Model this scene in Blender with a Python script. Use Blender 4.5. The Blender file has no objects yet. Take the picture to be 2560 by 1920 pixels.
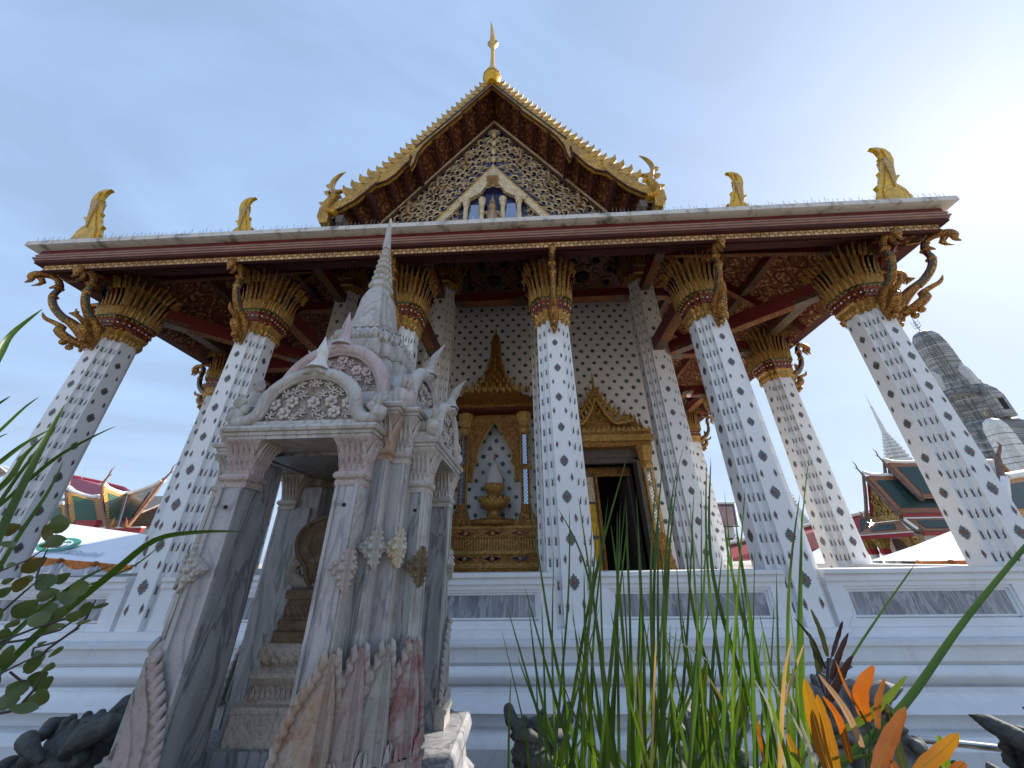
import bpy, math, random
from mathutils import Vector, Matrix
R = math.radians
sc = bpy.context.scene
COL = sc.collection
G = 2.3                                   # eye height: everything below is measured from the camera's height, lifted by G at the end

# ---------------------------------------------------------------- camera
FOC, PITCH, YAW, ROLL = 881.49, 0.4614, -0.0410, -0.0137
CAMP = Vector((0.927, -5.783, 0.0))
def _basis():
    cp, sp, cy, sy = math.cos(PITCH), math.sin(PITCH), math.cos(YAW), math.sin(YAW)
    f = Vector((sy*cp, cy*cp, sp)); r = Vector((cy, -sy, 0)); u = r.cross(f)
    c, s = math.cos(ROLL), math.sin(ROLL)
    return f, c*r + s*u, c*u - s*r
FW, RT, UP = _basis()
cam = bpy.data.cameras.new('camera'); camo = bpy.data.objects.new('camera', cam); COL.objects.link(camo)
cam.sensor_fit = 'HORIZONTAL'; cam.sensor_width = 36.0; cam.lens = FOC/2560*36
cam.clip_start = 0.02; cam.clip_end = 5000
m = Matrix.Identity(4)
for i in range(3):
    m[i][0], m[i][1], m[i][2], m[i][3] = RT[i], UP[i], -FW[i], CAMP[i]
camo.matrix_world = m
sc.camera = camo
def at(u, v, y):
    """the point at depth y that the photograph shows at (u, v)"""
    d = FW + RT*((u-1280)/FOC) - UP*((v-960)/FOC)
    return CAMP + d*((y-CAMP.y)/d.y)

# ---------------------------------------------------------------- light
SUN = Vector((0.743, 0.364, 0.561)).normalized()
EL, AZ = math.asin(SUN.z), math.atan2(SUN.x, SUN.y)
w = bpy.data.worlds.new('World'); sc.world = w; w.use_nodes = True
nt = w.node_tree; nt.nodes.clear()
out = nt.nodes.new('ShaderNodeOutputWorld'); bg = nt.nodes.new('ShaderNodeBackground')
sky = nt.nodes.new('ShaderNodeTexSky'); sky.sky_type = 'NISHITA'; sky.sun_disc = False
sky.sun_elevation = EL; sky.sun_rotation = AZ; sky.air_density = 1.0; sky.dust_density = 1.3; sky.ozone_density = 2.0
SKY_STRENGTH = 0.13
bg.inputs[1].default_value = SKY_STRENGTH
tc = nt.nodes.new('ShaderNodeTexCoord'); sep = nt.nodes.new('ShaderNodeSeparateXYZ')
nt.links.new(tc.outputs['Generated'], sep.inputs[0])
def wm(op, a, b=None):
    n = nt.nodes.new('ShaderNodeMath'); n.operation = op
    for i, x in enumerate((a, b)):
        if x is None: continue
        if isinstance(x, (int, float)): n.inputs[i].default_value = x
        else: nt.links.new(x, n.inputs[i])
    return n.outputs[0]
den = wm('ADD', wm('MAXIMUM', sep.outputs[2], 0.0), 0.22)
cx, cyy = wm('DIVIDE', sep.outputs[0], den), wm('DIVIDE', sep.outputs[1], den)
comb = nt.nodes.new('ShaderNodeCombineXYZ')
nt.links.new(wm('ADD', wm('MULTIPLY', cx, 0.9), wm('MULTIPLY', cyy, 0.5)), comb.inputs[0])
nt.links.new(wm('ADD', wm('MULTIPLY', cyy, 2.0), wm('MULTIPLY', cx, -0.9)), comb.inputs[1])
nz = nt.nodes.new('ShaderNodeTexNoise'); nz.inputs['Scale'].default_value = 1.1; nz.inputs['Detail'].default_value = 7
nz.inputs['Roughness'].default_value = 0.55; nz.inputs['Distortion'].default_value = 0.7
nt.links.new(comb.outputs[0], nz.inputs['Vector'])
rp = nt.nodes.new('ShaderNodeValToRGB'); rp.color_ramp.elements[0].position = 0.40; rp.color_ramp.elements[1].position = 0.78
rp.color_ramp.elements[0].color = (0.46, 0.46, 0.46, 1); rp.color_ramp.elements[1].color = (0.76, 0.76, 0.76, 1)
nt.links.new(nz.outputs[0], rp.inputs[0])
mix = nt.nodes.new('ShaderNodeMix'); mix.data_type = 'RGBA'
CLOUD = (2.45, 3.5, 5.3, 1)
mix.inputs[7].default_value = CLOUD
def vm(op, a, b):
    n = nt.nodes.new('ShaderNodeVectorMath'); n.operation = op
    for i, x in enumerate((a, b)):
        if isinstance(x, tuple): n.inputs[i].default_value = x
        else: nt.links.new(x, n.inputs[i])
    return n.outputs[0]
soft = vm('DIVIDE', sky.outputs[0], vm('ADD', vm('SCALE', sky.outputs[0], (0, 0, 0)), (1, 1, 1)))
soft.node.inputs[1].links[0].from_node.inputs[0].links[0].from_node.inputs['Scale'].default_value = 1/2.9
glow = vm('SCALE', sky.outputs[0], (0, 0, 0)); glow.node.inputs['Scale'].default_value = 0.07
nt.links.new(rp.outputs[0], mix.inputs[0]); nt.links.new(soft, mix.inputs[6])
nt.links.new(vm('ADD', mix.outputs[2], glow), bg.inputs[0]); nt.links.new(bg.outputs[0], out.inputs[0])
sl = bpy.data.lights.new('sun', 'SUN'); sl.energy = 4.5; sl.angle = R(0.5); sl.color = (1.0, 0.93, 0.82)
so = bpy.data.objects.new('sun', sl); COL.objects.link(so)
so.rotation_euler = SUN.to_track_quat('Z', 'Y').to_euler(); so.location = SUN*60
sc.view_settings.view_transform = 'Standard'; sc.view_settings.look = 'None'
sc.view_settings.exposure = 0.9; sc.view_settings.gamma = 1.0; sc.view_settings.use_curve_mapping = False
sc.cycles.max_bounces = 7; sc.cycles.diffuse_bounces = 4; sc.cycles.glossy_bounces = 3; sc.cycles.transmission_bounces = 4
sc.cycles.caustics_reflective = False; sc.cycles.caustics_refractive = False

# ---------------------------------------------------------------- materials
class NT:
    def __init__(s, name):
        s.m = bpy.data.materials.new(name); s.m.use_nodes = True; s.t = s.m.node_tree; s.n = s.t.nodes
        s.b = s.n['Principled BSDF']; s.tc = s.n.new('ShaderNodeTexCoord')
    def node(s, ty, **kw):
        n = s.n.new(ty)
        for k, v in kw.items(): setattr(n, k, v)
        return n
    def link(s, a, b): s.t.links.new(a, b)
    def setin(s, sock, v):
        if hasattr(v, 'is_output'): s.link(v, sock)
        elif isinstance(v, tuple) and len(v) == 3 and sock.type == 'RGBA': sock.default_value = (*v, 1)
        else: sock.default_value = v
    def math(s, op, a, b=0.0, c=None):
        n = s.node('ShaderNodeMath', operation=op); s.setin(n.inputs[0], a); s.setin(n.inputs[1], b)
        if c is not None: s.setin(n.inputs[2], c)
        return n.outputs[0]
    def mapv(s, scale=(1, 1, 1), rot=(0, 0, 0), src='Object', loc=(0, 0, 0)):
        n = s.node('ShaderNodeMapping'); n.inputs['Scale'].default_value = scale; n.inputs['Rotation'].default_value = rot; n.inputs['Location'].default_value = loc
        s.link(s.tc.outputs[src], n.inputs[0]); return n.outputs[0]
    def noise(s, scale, vec=None, detail=4, rough=0.55, dist=0.0):
        n = s.node('ShaderNodeTexNoise'); n.inputs['Scale'].default_value = scale; n.inputs['Detail'].default_value = detail
        n.inputs['Roughness'].default_value = rough; n.inputs['Distortion'].default_value = dist
        s.link(vec if vec is not None else s.tc.outputs['Object'], n.inputs['Vector']); return n.outputs[0]
    def voro(s, scale, vec=None, feature='F1', rnd=1.0, out='Distance', metric='EUCLIDEAN'):
        n = s.node('ShaderNodeTexVoronoi', feature=feature)
        if feature != 'DISTANCE_TO_EDGE': n.distance = metric
        n.inputs['Scale'].default_value = scale; n.inputs['Randomness'].default_value = rnd
        s.link(vec if vec is not None else s.tc.outputs['Object'], n.inputs['Vector']); return n.outputs[out]
    def ramp(s, f, *stops):
        n = s.node('ShaderNodeValToRGB'); e = n.color_ramp.elements
        while len(e) < len(stops): e.new(0.5)
        for i, (p, c) in enumerate(stops):
            e[i].position = p; e[i].color = (*c, 1) if isinstance(c, tuple) else (c, c, c, 1)
        s.link(f, n.inputs[0]); return n.outputs[0]
    def mix(s, f, a, b, mode='MIX'):
        n = s.node('ShaderNodeMix', data_type='RGBA', blend_type=mode)
        s.setin(n.inputs[0], f); s.setin(n.inputs[6], a); s.setin(n.inputs[7], b); return n.outputs[2]
    def bump(s, h, strength=0.5, dist=0.01):
        n = s.node('ShaderNodeBump'); n.inputs['Strength'].default_value = strength; n.inputs['Distance'].default_value = dist
        s.link(h, n.inputs['Height']); s.link(n.outputs[0], s.b.inputs['Normal'])
    def done(s, col, rough=0.6, metal=0.0, spec=None):
        s.setin(s.b.inputs['Base Color'], col); s.setin(s.b.inputs['Roughness'], rough); s.setin(s.b.inputs['Metallic'], metal)
        if spec is not None: s.b.inputs['Specular IOR Level'].default_value = spec
        return s.m
M = {}
def plain(name, col, rough=0.6, metal=0.0, var=0.18, scale=9.0, bump=0.15):
    t = NT(name); f = t.noise(scale, detail=6)
    c = t.mix(t.ramp(f, (0.3, 0.0), (0.7, 1.0)), tuple(x*(1-var) for x in col), tuple(min(1, x*(1+var)) for x in col))
    if bump: t.bump(t.noise(scale*8, detail=3), bump, 0.004)
    M[name] = t.done(c, rough, metal)
plain('white_plaster', (0.80, 0.80, 0.80), 0.5, var=0.03, scale=2.5, bump=0.05)
def _platform():
    t = NT('platform_paint')
    f = t.noise(1.3, t.mapv((1, 1, 2.5)), 7, 0.65); s2 = t.noise(2.2, t.mapv((3, 3, 0.35)), 6, 0.7)
    c = t.mix(t.ramp(f, (0.35, 0.0), (0.75, 1.0)), (0.80, 0.80, 0.81), (0.70, 0.695, 0.69))
    c = t.mix(t.ramp(s2, (0.54, 0.0), (0.76, 0.45)), c, (0.50, 0.47, 0.43)); ck = t.voro(0.55, t.mapv((1, 1, 1.6)), feature='DISTANCE_TO_EDGE'); c = t.mix(t.math('MULTIPLY', t.ramp(ck, (0.0, 0.55), (0.006, 0.0)), t.ramp(t.noise(0.9, detail=3), (0.5, 0.0), (0.62, 1.0))), c, (0.35, 0.33, 0.31))
    t.bump(t.noise(60, detail=3), 0.08, 0.003); M['platform_paint'] = t.done(c, 0.5)
_platform()
def _slab():
    t = NT('eave_cement'); f = t.noise(3.0, t.mapv((1, 1, 0.6)), 8, 0.7)
    c = t.mix(t.ramp(f, (0.50, 0.0), (0.66, 1.0)), (0.62, 0.60, 0.56), (0.16, 0.15, 0.13))
    M['eave_cement'] = t.done(c, 0.8)
_slab()
plain('ceramic_leaf', (0.10, 0.125, 0.12), 0.35, var=0.6, scale=40)
plain('ceramic_red', (0.26, 0.04, 0.05), 0.35, var=0.4, scale=40)
plain('ceramic_teal', (0.03, 0.09, 0.09), 0.35, var=0.6, scale=6)
def gold(name, lo, hi, dark, sc_=70.0, rough=0.32, metal=0.75, bumpd=0.012, cut=0.10):
    t = NT(name)
    cellc = t.node('ShaderNodeSeparateColor'); t.link(t.voro(sc_, out='Color'), cellc.inputs[0])
    e = t.voro(sc_, feature='DISTANCE_TO_EDGE')
    c = t.mix(cellc.outputs[0], lo, hi)
    big = t.noise(sc_*0.16, detail=5, rough=0.7)
    c = t.mix(t.ramp(big, (0.38, 0.5), (0.55, 0.0)), c, dark)
    c = t.mix(t.ramp(e, (cut*0.4, 1.0), (cut, 0.0)), c, dark)
    t.bump(t.math('ADD', t.math('MULTIPLY', cellc.outputs[1], 0.6), t.math('MULTIPLY', big, 1.5)), 0.9, bumpd)
    M[name] = t.done(c, rough, metal)
gold('gold_mosaic', (0.66, 0.34, 0.06), (0.95, 0.62, 0.20), (0.16, 0.07, 0.015), 75, 0.32, 0.45)
gold('gold_carved', (0.52, 0.22, 0.035), (0.78, 0.42, 0.09), (0.10, 0.035, 0.01), 38, 0.36, 0.4, 0.02, 0.16)
gold('gold_tile', (0.80, 0.42, 0.015), (0.95, 0.58, 0.03), (0.30, 0.14, 0.015), 30, 0.30, 0.45, 0.006, 0.07)
gold('barge_gold', (0.58, 0.29, 0.03), (0.78, 0.44, 0.06), (0.16, 0.07, 0.015), 16, 0.35, 0.45, 0.01, 0.06)
gold('bead_gem', (0.22, 0.012, 0.012), (0.50, 0.22, 0.09), (0.12, 0.015, 0.012), 34, 0.25, 0.2, 0.012, 0.2)
gold('green_gem', (0.02, 0.10, 0.06), (0.35, 0.35, 0.12), (0.01, 0.03, 0.02), 60, 0.25, 0.2, 0.008, 0.16)
gold('pale_carving', (0.74, 0.58, 0.33), (0.95, 0.85, 0.60), (0.40, 0.24, 0.10), 26, 0.40, 0.15, 0.02, 0.10)
plain('blue_glass', (0.006, 0.006, 0.05), 0.12, 0.3, 0.5, 20)
plain('red_glass', (0.14, 0.012, 0.015), 0.15, 0.3, 0.5, 20)
plain('silver_glass', (0.62, 0.62, 0.62), 0.12, 0.9, 0.3, 30)
def _mirror():
    t = NT('mirror_lattice')
    v = t.mapv((1, 1, 1), (0, R(45), 0)); s3 = t.node('ShaderNodeSeparateXYZ'); t.link(v, s3.inputs[0])
    def saw(x): return t.math('ABSOLUTE', t.math('SUBTRACT', t.math('FRACT', t.math('MULTIPLY', x, 15.0)), 0.5))
    g = t.math('MAXIMUM', saw(s3.outputs[0]), saw(s3.outputs[2]))
    g = t.ramp(g, (0.38, 0.0), (0.42, 1.0))
    t.setin(t.b.inputs['Base Color'], t.mix(g, (0.42, 0.48, 0.58), (0.10, 0.09, 0.10)))
    t.setin(t.b.inputs['Metallic'], t.math('SUBTRACT', 1.0, g)); t.b.inputs['Roughness'].default_value = 0.10
    M['mirror_lattice'] = t.m
_mirror()
plain('red_lacquer', (0.115, 0.014, 0.012), 0.42, var=0.25, scale=5)
plain('red_trim', (0.30, 0.022, 0.03), 0.5, var=0.15, scale=3)
plain('dark_red', (0.060, 0.010, 0.008), 0.85, var=0.3, scale=4)
plain('fascia_tan', (0.30, 0.165, 0.125), 0.5, var=0.2, scale=6)
def pattern(name, ax, cell, base, gold_, plain_=False):
    """stencilled gold pattern on red wood: a grid of lotus petals filled with fine dots; ax = the two object axes in the plane"""
    t = NT(name); s3 = t.node('ShaderNodeSeparateXYZ'); t.link(t.tc.outputs['Object'], s3.inputs[0])
    a, b = s3.outputs['XYZ'.index(ax[0])], s3.outputs['XYZ'.index(ax[1])]
    def fr(x, off=0.0): return t.math('SUBTRACT', t.math('FRACT', t.math('ADD', t.math('DIVIDE', x, cell), off)), 0.5)
    def petal(off):
        x, y = fr(a, off), fr(b, off)
        return t.math('ADD', t.math('POWER', t.math('ABSOLUTE', x), 1.5), t.math('POWER', t.math('ABSOLUTE', y), 1.5))
    d = t.math('MINIMUM', petal(0.0), petal(0.5))
    inside = t.ramp(d, (0.15, 1.0), (0.165, 0.0))
    ring = t.math('MULTIPLY', t.ramp(d, (0.185, 0.0), (0.20, 1.0)), 1.0)
    cv = t.node('ShaderNodeCombineXYZ'); t.link(a, cv.inputs[0]); t.link(b, cv.inputs[1])
    dots = t.ramp(t.voro(7.5/cell, cv.outputs[0], rnd=0.75), (0.36, 1.0), (0.46, 0.0))
    if plain_: f = t.math('MAXIMUM', inside, t.ramp(d, (0.235, 0.0), (0.25, 0.9)))
    else:
        edge = t.ramp(d, (0.125, 1.0), (0.15, 0.0), (0.175, 0.0), (0.20, 1.0))
        f = t.math('MULTIPLY', edge, t.math('MULTIPLY_ADD', dots, 0.62, 0.16))
    wear = t.ramp(t.noise(1.2, detail=5), (0.35, 0.55), (0.6, 1.0))
    c = t.mix(t.math('MULTIPLY', f, wear), base, gold_)
    M[name] = t.done(c, 0.85, t.math('MULTIPLY', f, 0.15), 0.12)
pattern('stencil_front', 'XY', 0.52, (0.085, 0.013, 0.010), (0.60, 0.36, 0.15))
pattern('stencil_side', 'YX', 0.52, (0.085, 0.013, 0.010), (0.60, 0.36, 0.15))
pattern('stencil_beam', 'XY', 0.16, (0.11, 0.015, 0.012), (0.62, 0.40, 0.17))
pattern('stencil_band', 'XZ', 0.155, (0.10, 0.012, 0.012), (0.70, 0.50, 0.24), True)
pattern('stencil_gable', 'ZY', 0.8, (0.075, 0.014, 0.010), (0.45, 0.24, 0.09))
def _meander():
    t = NT('meander_ceiling'); v = t.mapv((1, 1, 1), (0, 0, R(45))); s3 = t.node('ShaderNodeSeparateXYZ'); t.link(v, s3.inputs[0])
    def saw(x, k): return t.math('ABSOLUTE', t.math('SUBTRACT', t.math('FRACT', t.math('MULTIPLY', x, k)), 0.5))
    a, b = saw(s3.outputs[0], 1.6), saw(s3.outputs[1], 1.6)
    sq = t.math('MAXIMUM', a, b); rings = t.math('FRACT', t.math('MULTIPLY', sq, 7.0))
    f = t.ramp(rings, (0.45, 0.0), (0.55, 1.0))
    M['meander_ceiling'] = t.done(t.mix(f, (0.05, 0.009, 0.008), (0.20, 0.075, 0.05)), 0.5)
_meander()
def tiles(name, base, border=None, cell=0.22):
    t = NT(name); s3 = t.node('ShaderNodeSeparateXYZ'); t.link(t.tc.outputs['Object'], s3.inputs[0])
    h = t.math('ADD', s3.outputs[0], s3.outputs[1])
    row = t.math('FRACT', t.math('DIVIDE', s3.outputs[2], cell*0.8)); colm = t.math('ABSOLUTE', t.math('SUBTRACT', t.math('FRACT', t.math('DIVIDE', h, cell)), 0.5))
    g = t.math('MULTIPLY', t.ramp(row, (0.0, 0.25), (0.30, 1.0)), t.ramp(colm, (0.34, 1.0), (0.5, 0.35)))
    n = t.ramp(t.noise(14, detail=4), (0.3, 0.6), (0.75, 1.25))
    c = t.mix(1.0, t.mix(1.0, base, g, 'MULTIPLY'), n, 'MULTIPLY')
    t.bump(g, 0.8, 0.03); M[name] = t.done(c, 0.28)
tiles('green_tile', (0.05, 0.13, 0.04)); tiles('dark_green_tile', (0.018, 0.055, 0.045)); tiles('orange_tile', (0.70, 0.33, 0.04)); tiles('rust_tile', (0.40, 0.16, 0.06))
tiles('pink_tile', (0.42, 0.07, 0.10), cell=0.3); tiles('maroon_tile', (0.13, 0.04, 0.045), cell=0.3)
plain('ridge_plaster', (0.74, 0.73, 0.70), 0.6, var=0.12, scale=4)
def marble(name, a, b, vein, rot, sc_=1.0, stain=None, stain_at=(0.62, 0.74), rough=0.38):
    t = NT(name)
    v = t.mapv((5.0*sc_, 5.0*sc_, 1.2*sc_), rot)
    f = t.noise(1.6, v, 9, 0.62, 1.1); g = t.noise(0.9, v, 6, 0.5, 2.2)
    c = t.mix(t.ramp(f, (0.36, 0.0), (0.62, 1.0)), a, b)
    c = t.mix(t.ramp(g, (0.455, 0.0), (0.49, 0.85), (0.51, 0.85), (0.55, 0.0)), c, vein)
    if stain:
        c = t.mix(t.ramp(t.noise(3.0, detail=7, rough=0.65), (stain_at[0], 0.0), (stain_at[1], 0.9)), c, stain)
    c = t.mix(t.ramp(t.noise(70, detail=3), (0.3, 0.25), (0.5, 0.0)), c, tuple(x*0.35 for x in b))
    t.bump(t.noise(45, detail=5), 0.18, 0.004); M[name] = t.done(c, rough)
marble('grey_marble', (0.24, 0.243, 0.25), (0.36, 0.36, 0.362), (0.125, 0.13, 0.138), (R(20), R(38), 0))
marble('panel_marble', (0.17, 0.18, 0.21), (0.30, 0.31, 0.34), (0.42, 0.43, 0.46), (0, R(55), 0), 0.8, rough=0.3)
marble('lilac_marble', (0.36, 0.345, 0.35), (0.45, 0.43, 0.43), (0.25, 0.23, 0.25), (0, R(20), 0), 0.7, (0.30, 0.25, 0.23), (0.66, 0.85), 0.5)
marble('white_marble', (0.50, 0.485, 0.46), (0.42, 0.40, 0.375), (0.33, 0.305, 0.285), (R(30), 0, 0), 0.8, (0.27, 0.225, 0.19), (0.50, 0.72), 0.55)
def carved(name, a, b, dirt, stain, sc_=42.0, pos=(0.55, 0.72), wave=True):
    t = NT(name); big = t.noise(11.0, detail=6, rough=0.6); f = t.noise(sc_*0.55, detail=5, rough=0.55, dist=1.6); g = t.noise(sc_*2.2, detail=4, rough=0.6)
    wv = t.node('ShaderNodeTexWave', wave_type='BANDS', bands_direction='DIAGONAL'); wv.inputs['Scale'].default_value = sc_*0.42; wv.inputs['Distortion'].default_value = 9.0; wv.inputs['Detail'].default_value = 2.0; wv.inputs['Detail Scale'].default_value = 1.6
    t.link(t.tc.outputs['Object'], wv.inputs['Vector'])
    c = t.mix(t.ramp(big, (0.35, 0.0), (0.6, 1.0)), a, b)
    c = t.mix(t.ramp(t.noise(6.5, detail=7, rough=0.7), (pos[0], 0.0), (pos[1], 0.85)), c, stain)
    if wave: c = t.mix(t.ramp(wv.outputs[0], (0.0, 0.32), (0.12, 0.0)), c, dirt)
    c = t.mix(t.ramp(f, (0.30, 0.5), (0.42, 0.0)), c, dirt)
    t.bump(t.math('ADD', t.math('MULTIPLY', wv.outputs[0], 0.30 if wave else 0.0), t.math('ADD', f, t.math('MULTIPLY', g, 0.5))), 0.7, 0.006); M[name] = t.done(c, 0.75)
carved('carved_white', (0.42, 0.39, 0.35), (0.50, 0.47, 0.43), (0.12, 0.085, 0.065), (0.42, 0.29, 0.27))
carved('carved_pink', (0.42, 0.325, 0.305), (0.46, 0.40, 0.37), (0.12, 0.075, 0.065), (0.40, 0.23, 0.23))
carved('carved_rust', (0.40, 0.33, 0.28), (0.36, 0.29, 0.24), (0.08, 0.045, 0.03), (0.33, 0.16, 0.06), 30, (0.46, 0.66), False)
carved('carved_red', (0.40, 0.33, 0.30), (0.38, 0.32, 0.29), (0.09, 0.05, 0.045), (0.27, 0.085, 0.085), 30, (0.44, 0.60), False)
carved('foot_pink', (0.42, 0.34, 0.32), (0.38, 0.315, 0.295), (0.14, 0.10, 0.085), (0.32, 0.20, 0.18), 30, (0.5, 0.68), False)
carved('foot_white', (0.42, 0.395, 0.36), (0.36, 0.335, 0.305), (0.14, 0.115, 0.095), (0.30, 0.22, 0.19), 30, (0.52, 0.70), False)
carved('carved_brown', (0.12, 0.075, 0.04), (0.20, 0.14, 0.08), (0.02, 0.012, 0.008), (0.25, 0.14, 0.05), 50, (0.5, 0.7))
carved('carved_yellow', (0.50, 0.44, 0.33), (0.52, 0.47, 0.38), (0.12, 0.08, 0.045), (0.52, 0.25, 0.05), 46, (0.55, 0.66))
carved('sandstone', (0.15, 0.09, 0.05), (0.22, 0.15, 0.09), (0.045, 0.025, 0.014), (0.34, 0.27, 0.19), 34, (0.58, 0.75))
carved('pale_sandstone', (0.40, 0.33, 0.26), (0.48, 0.42, 0.35), (0.11, 0.075, 0.05), (0.36, 0.24, 0.14), 30, (0.52, 0.70))
carved('lion_stone', (0.045, 0.047, 0.044), (0.085, 0.088, 0.080), (0.014, 0.014, 0.013), (0.12, 0.125, 0.115), 22, (0.55, 0.75))
carved('lion_pale', (0.10, 0.10, 0.095), (0.18, 0.175, 0.165), (0.02, 0.02, 0.02), (0.26, 0.25, 0.235), 22, (0.5, 0.7))
def _prang():
    t = NT('prang_mosaic'); s3 = t.node('ShaderNodeSeparateXYZ'); t.link(t.tc.outputs['Object'], s3.inputs[0])
    def ln(x, k, w_): return t.ramp(t.math('ABSOLUTE', t.math('SUBTRACT', t.math('FRACT', t.math('MULTIPLY', x, k)), 0.5)), (0.5-w_, 0.0), (0.5-w_*.5, 1.0))
    g = t.math('MAXIMUM', ln(s3.outputs[2], 0.85, .12), t.math('MAXIMUM', ln(s3.outputs[0], 1.7, .14), ln(s3.outputs[1], 1.7, .14)))
    f = t.noise(0.35, t.mapv((1, 1, 2.4)), 8, 0.7)
    c = t.mix(t.ramp(f, (0.40, 0.0), (0.66, 1.0)), (0.42, 0.41, 0.385), (0.15, 0.15, 0.14))
    c = t.mix(t.math('MULTIPLY', g, 0.75), c, (0.12, 0.12, 0.11))
    t.bump(g, -0.5, 0.12); M['prang_mosaic'] = t.done(c, 0.6)
_prang()
plain('prang_light', (0.55, 0.54, 0.51), 0.6, var=0.25, scale=3); plain('prang_dark', (0.19, 0.19, 0.18), 0.7, var=0.4, scale=3)
plain('chedi_white', (0.66, 0.66, 0.63), 0.6, var=0.15, scale=3)
plain('tent_cloth', (0.78, 0.80, 0.84), 0.7, var=0.05, scale=2.0, bump=0.3)
plain('orange_cloth', (0.55, 0.17, 0.02), 0.6, var=0.4, scale=7); plain('silver_cloth', (0.50, 0.51, 0.57), 0.45, var=0.35, scale=6)
plain('emblem_green', (0.05, 0.28, 0.20), 0.6); plain('print_grey', (0.36, 0.42, 0.52), 0.7, var=0.1)
plain('zinc_sheet', (0.30, 0.29, 0.28), 0.5, 0.2, var=0.2); plain('steel', (0.55, 0.54, 0.53), 0.28, 0.9, var=0.1); plain('thin_wire', (0.30, 0.31, 0.33), 0.4, 0.7)
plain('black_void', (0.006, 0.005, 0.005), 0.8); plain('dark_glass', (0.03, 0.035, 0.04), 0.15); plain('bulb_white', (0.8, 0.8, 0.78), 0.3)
plain('soil', (0.055, 0.05, 0.03), 0.9, var=0.4, scale=3); plain('paving', (0.40, 0.35, 0.285), 0.8, var=0.12, scale=0.8); plain('old_wood', (0.13, 0.105, 0.085), 0.75, var=0.4, scale=18)
plain('cloth_white', (0.62, 0.60, 0.57), 0.8, var=0.1, scale=30, bump=0.4); plain('grey_wall', (0.33, 0.33, 0.33), 0.7)
def leaf(name, a, b, trans, tip=None, ax=None, var_scale=8.0, fac=0.45):
    t = NT(name); f = t.noise(var_scale, detail=4); c = t.mix(t.ramp(f, (0.35, 0.0), (0.65, 1.0)), a, b)
    if tip:
        g = t.noise(3.0, detail=3); c = t.mix(t.ramp(g, (0.42, 0.0), (0.60, 1.0)), c, tip)
    t.done(c, 0.38)
    tr = t.node('ShaderNodeBsdfTranslucent'); t.link(t.mix(0.5, c, trans), tr.inputs[0])
    mx = t.node('ShaderNodeMixShader'); mx.inputs[0].default_value = fac
    t.link(t.b.outputs[0], mx.inputs[1]); t.link(tr.outputs[0], mx.inputs[2]); t.link(mx.outputs[0], t.n['Material Output'].inputs[0]); M[name] = t.m
leaf('reed_green', (0.030, 0.075, 0.010), (0.065, 0.125, 0.014), (0.11, 0.23, 0.012), fac=0.40)
leaf('reed_bright', (0.055, 0.115, 0.010), (0.10, 0.165, 0.014), (0.18, 0.28, 0.015), fac=0.45)
leaf('dry_blade', (0.45, 0.28, 0.08), (0.55, 0.40, 0.20), (0.70, 0.38, 0.06))
leaf('pale_blade', (0.42, 0.44, 0.30), (0.52, 0.52, 0.40), (0.4, 0.4, 0.25), fac=0.3)
leaf('orange_leaf', (0.32, 0.065, 0.008), (0.40, 0.11, 0.012), (0.50, 0.13, 0.006), fac=0.45, var_scale=22.0)
leaf('amber_leaf', (0.20, 0.15, 0.008), (0.28, 0.12, 0.012), (0.40, 0.24, 0.010), tip=(0.36, 0.095, 0.012), fac=0.45, var_scale=20.0)
leaf('rusty_leaf', (0.18, 0.055, 0.022), (0.27, 0.095, 0.03), (0.34, 0.11, 0.02), fac=0.40, var_scale=26.0)
leaf('rose_leaf', (0.36, 0.22, 0.17), (0.42, 0.24, 0.13), (0.5, 0.3, 0.15), fac=0.35)
leaf('fern_brown', (0.022, 0.012, 0.012), (0.05, 0.022, 0.02), (0.05, 0.02, 0.02), fac=0.1)
leaf('fern_olive', (0.045, 0.055, 0.022), (0.075, 0.085, 0.03), (0.08, 0.09, 0.03), fac=0.2)
leaf('shrub_leaf', (0.06, 0.10, 0.03), (0.11, 0.15, 0.045), (0.13, 0.20, 0.03), fac=0.35)
leaf('shrub_brown', (0.10, 0.09, 0.02), (0.15, 0.12, 0.03), (0.22, 0.18, 0.04), fac=0.35)
plain('midrib', (0.60, 0.42, 0.05), 0.5); plain('twig', (0.045, 0.035, 0.035), 0.7, var=0.3)
marble('lilac_pink', (0.44, 0.34, 0.335), (0.50, 0.42, 0.41), (0.34, 0.24, 0.24), (0, R(20), 0), 0.8, (0.30, 0.22, 0.20), (0.62, 0.80), 0.55)
plain('brick_core', (0.28, 0.09, 0.045), 0.85, var=0.5, scale=20)

plain('dark_recess', (0.27, 0.23, 0.20), 0.85, var=0.4, scale=25, bump=0.4); plain('relief_white', (0.50, 0.46, 0.42), 0.7, var=0.2, scale=20, bump=0.3); plain('relief_pink', (0.54, 0.445, 0.42), 0.7, var=0.25, scale=20, bump=0.3)  # pediment field: darkness of the recess put into its colour, behind paler relief

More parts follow.
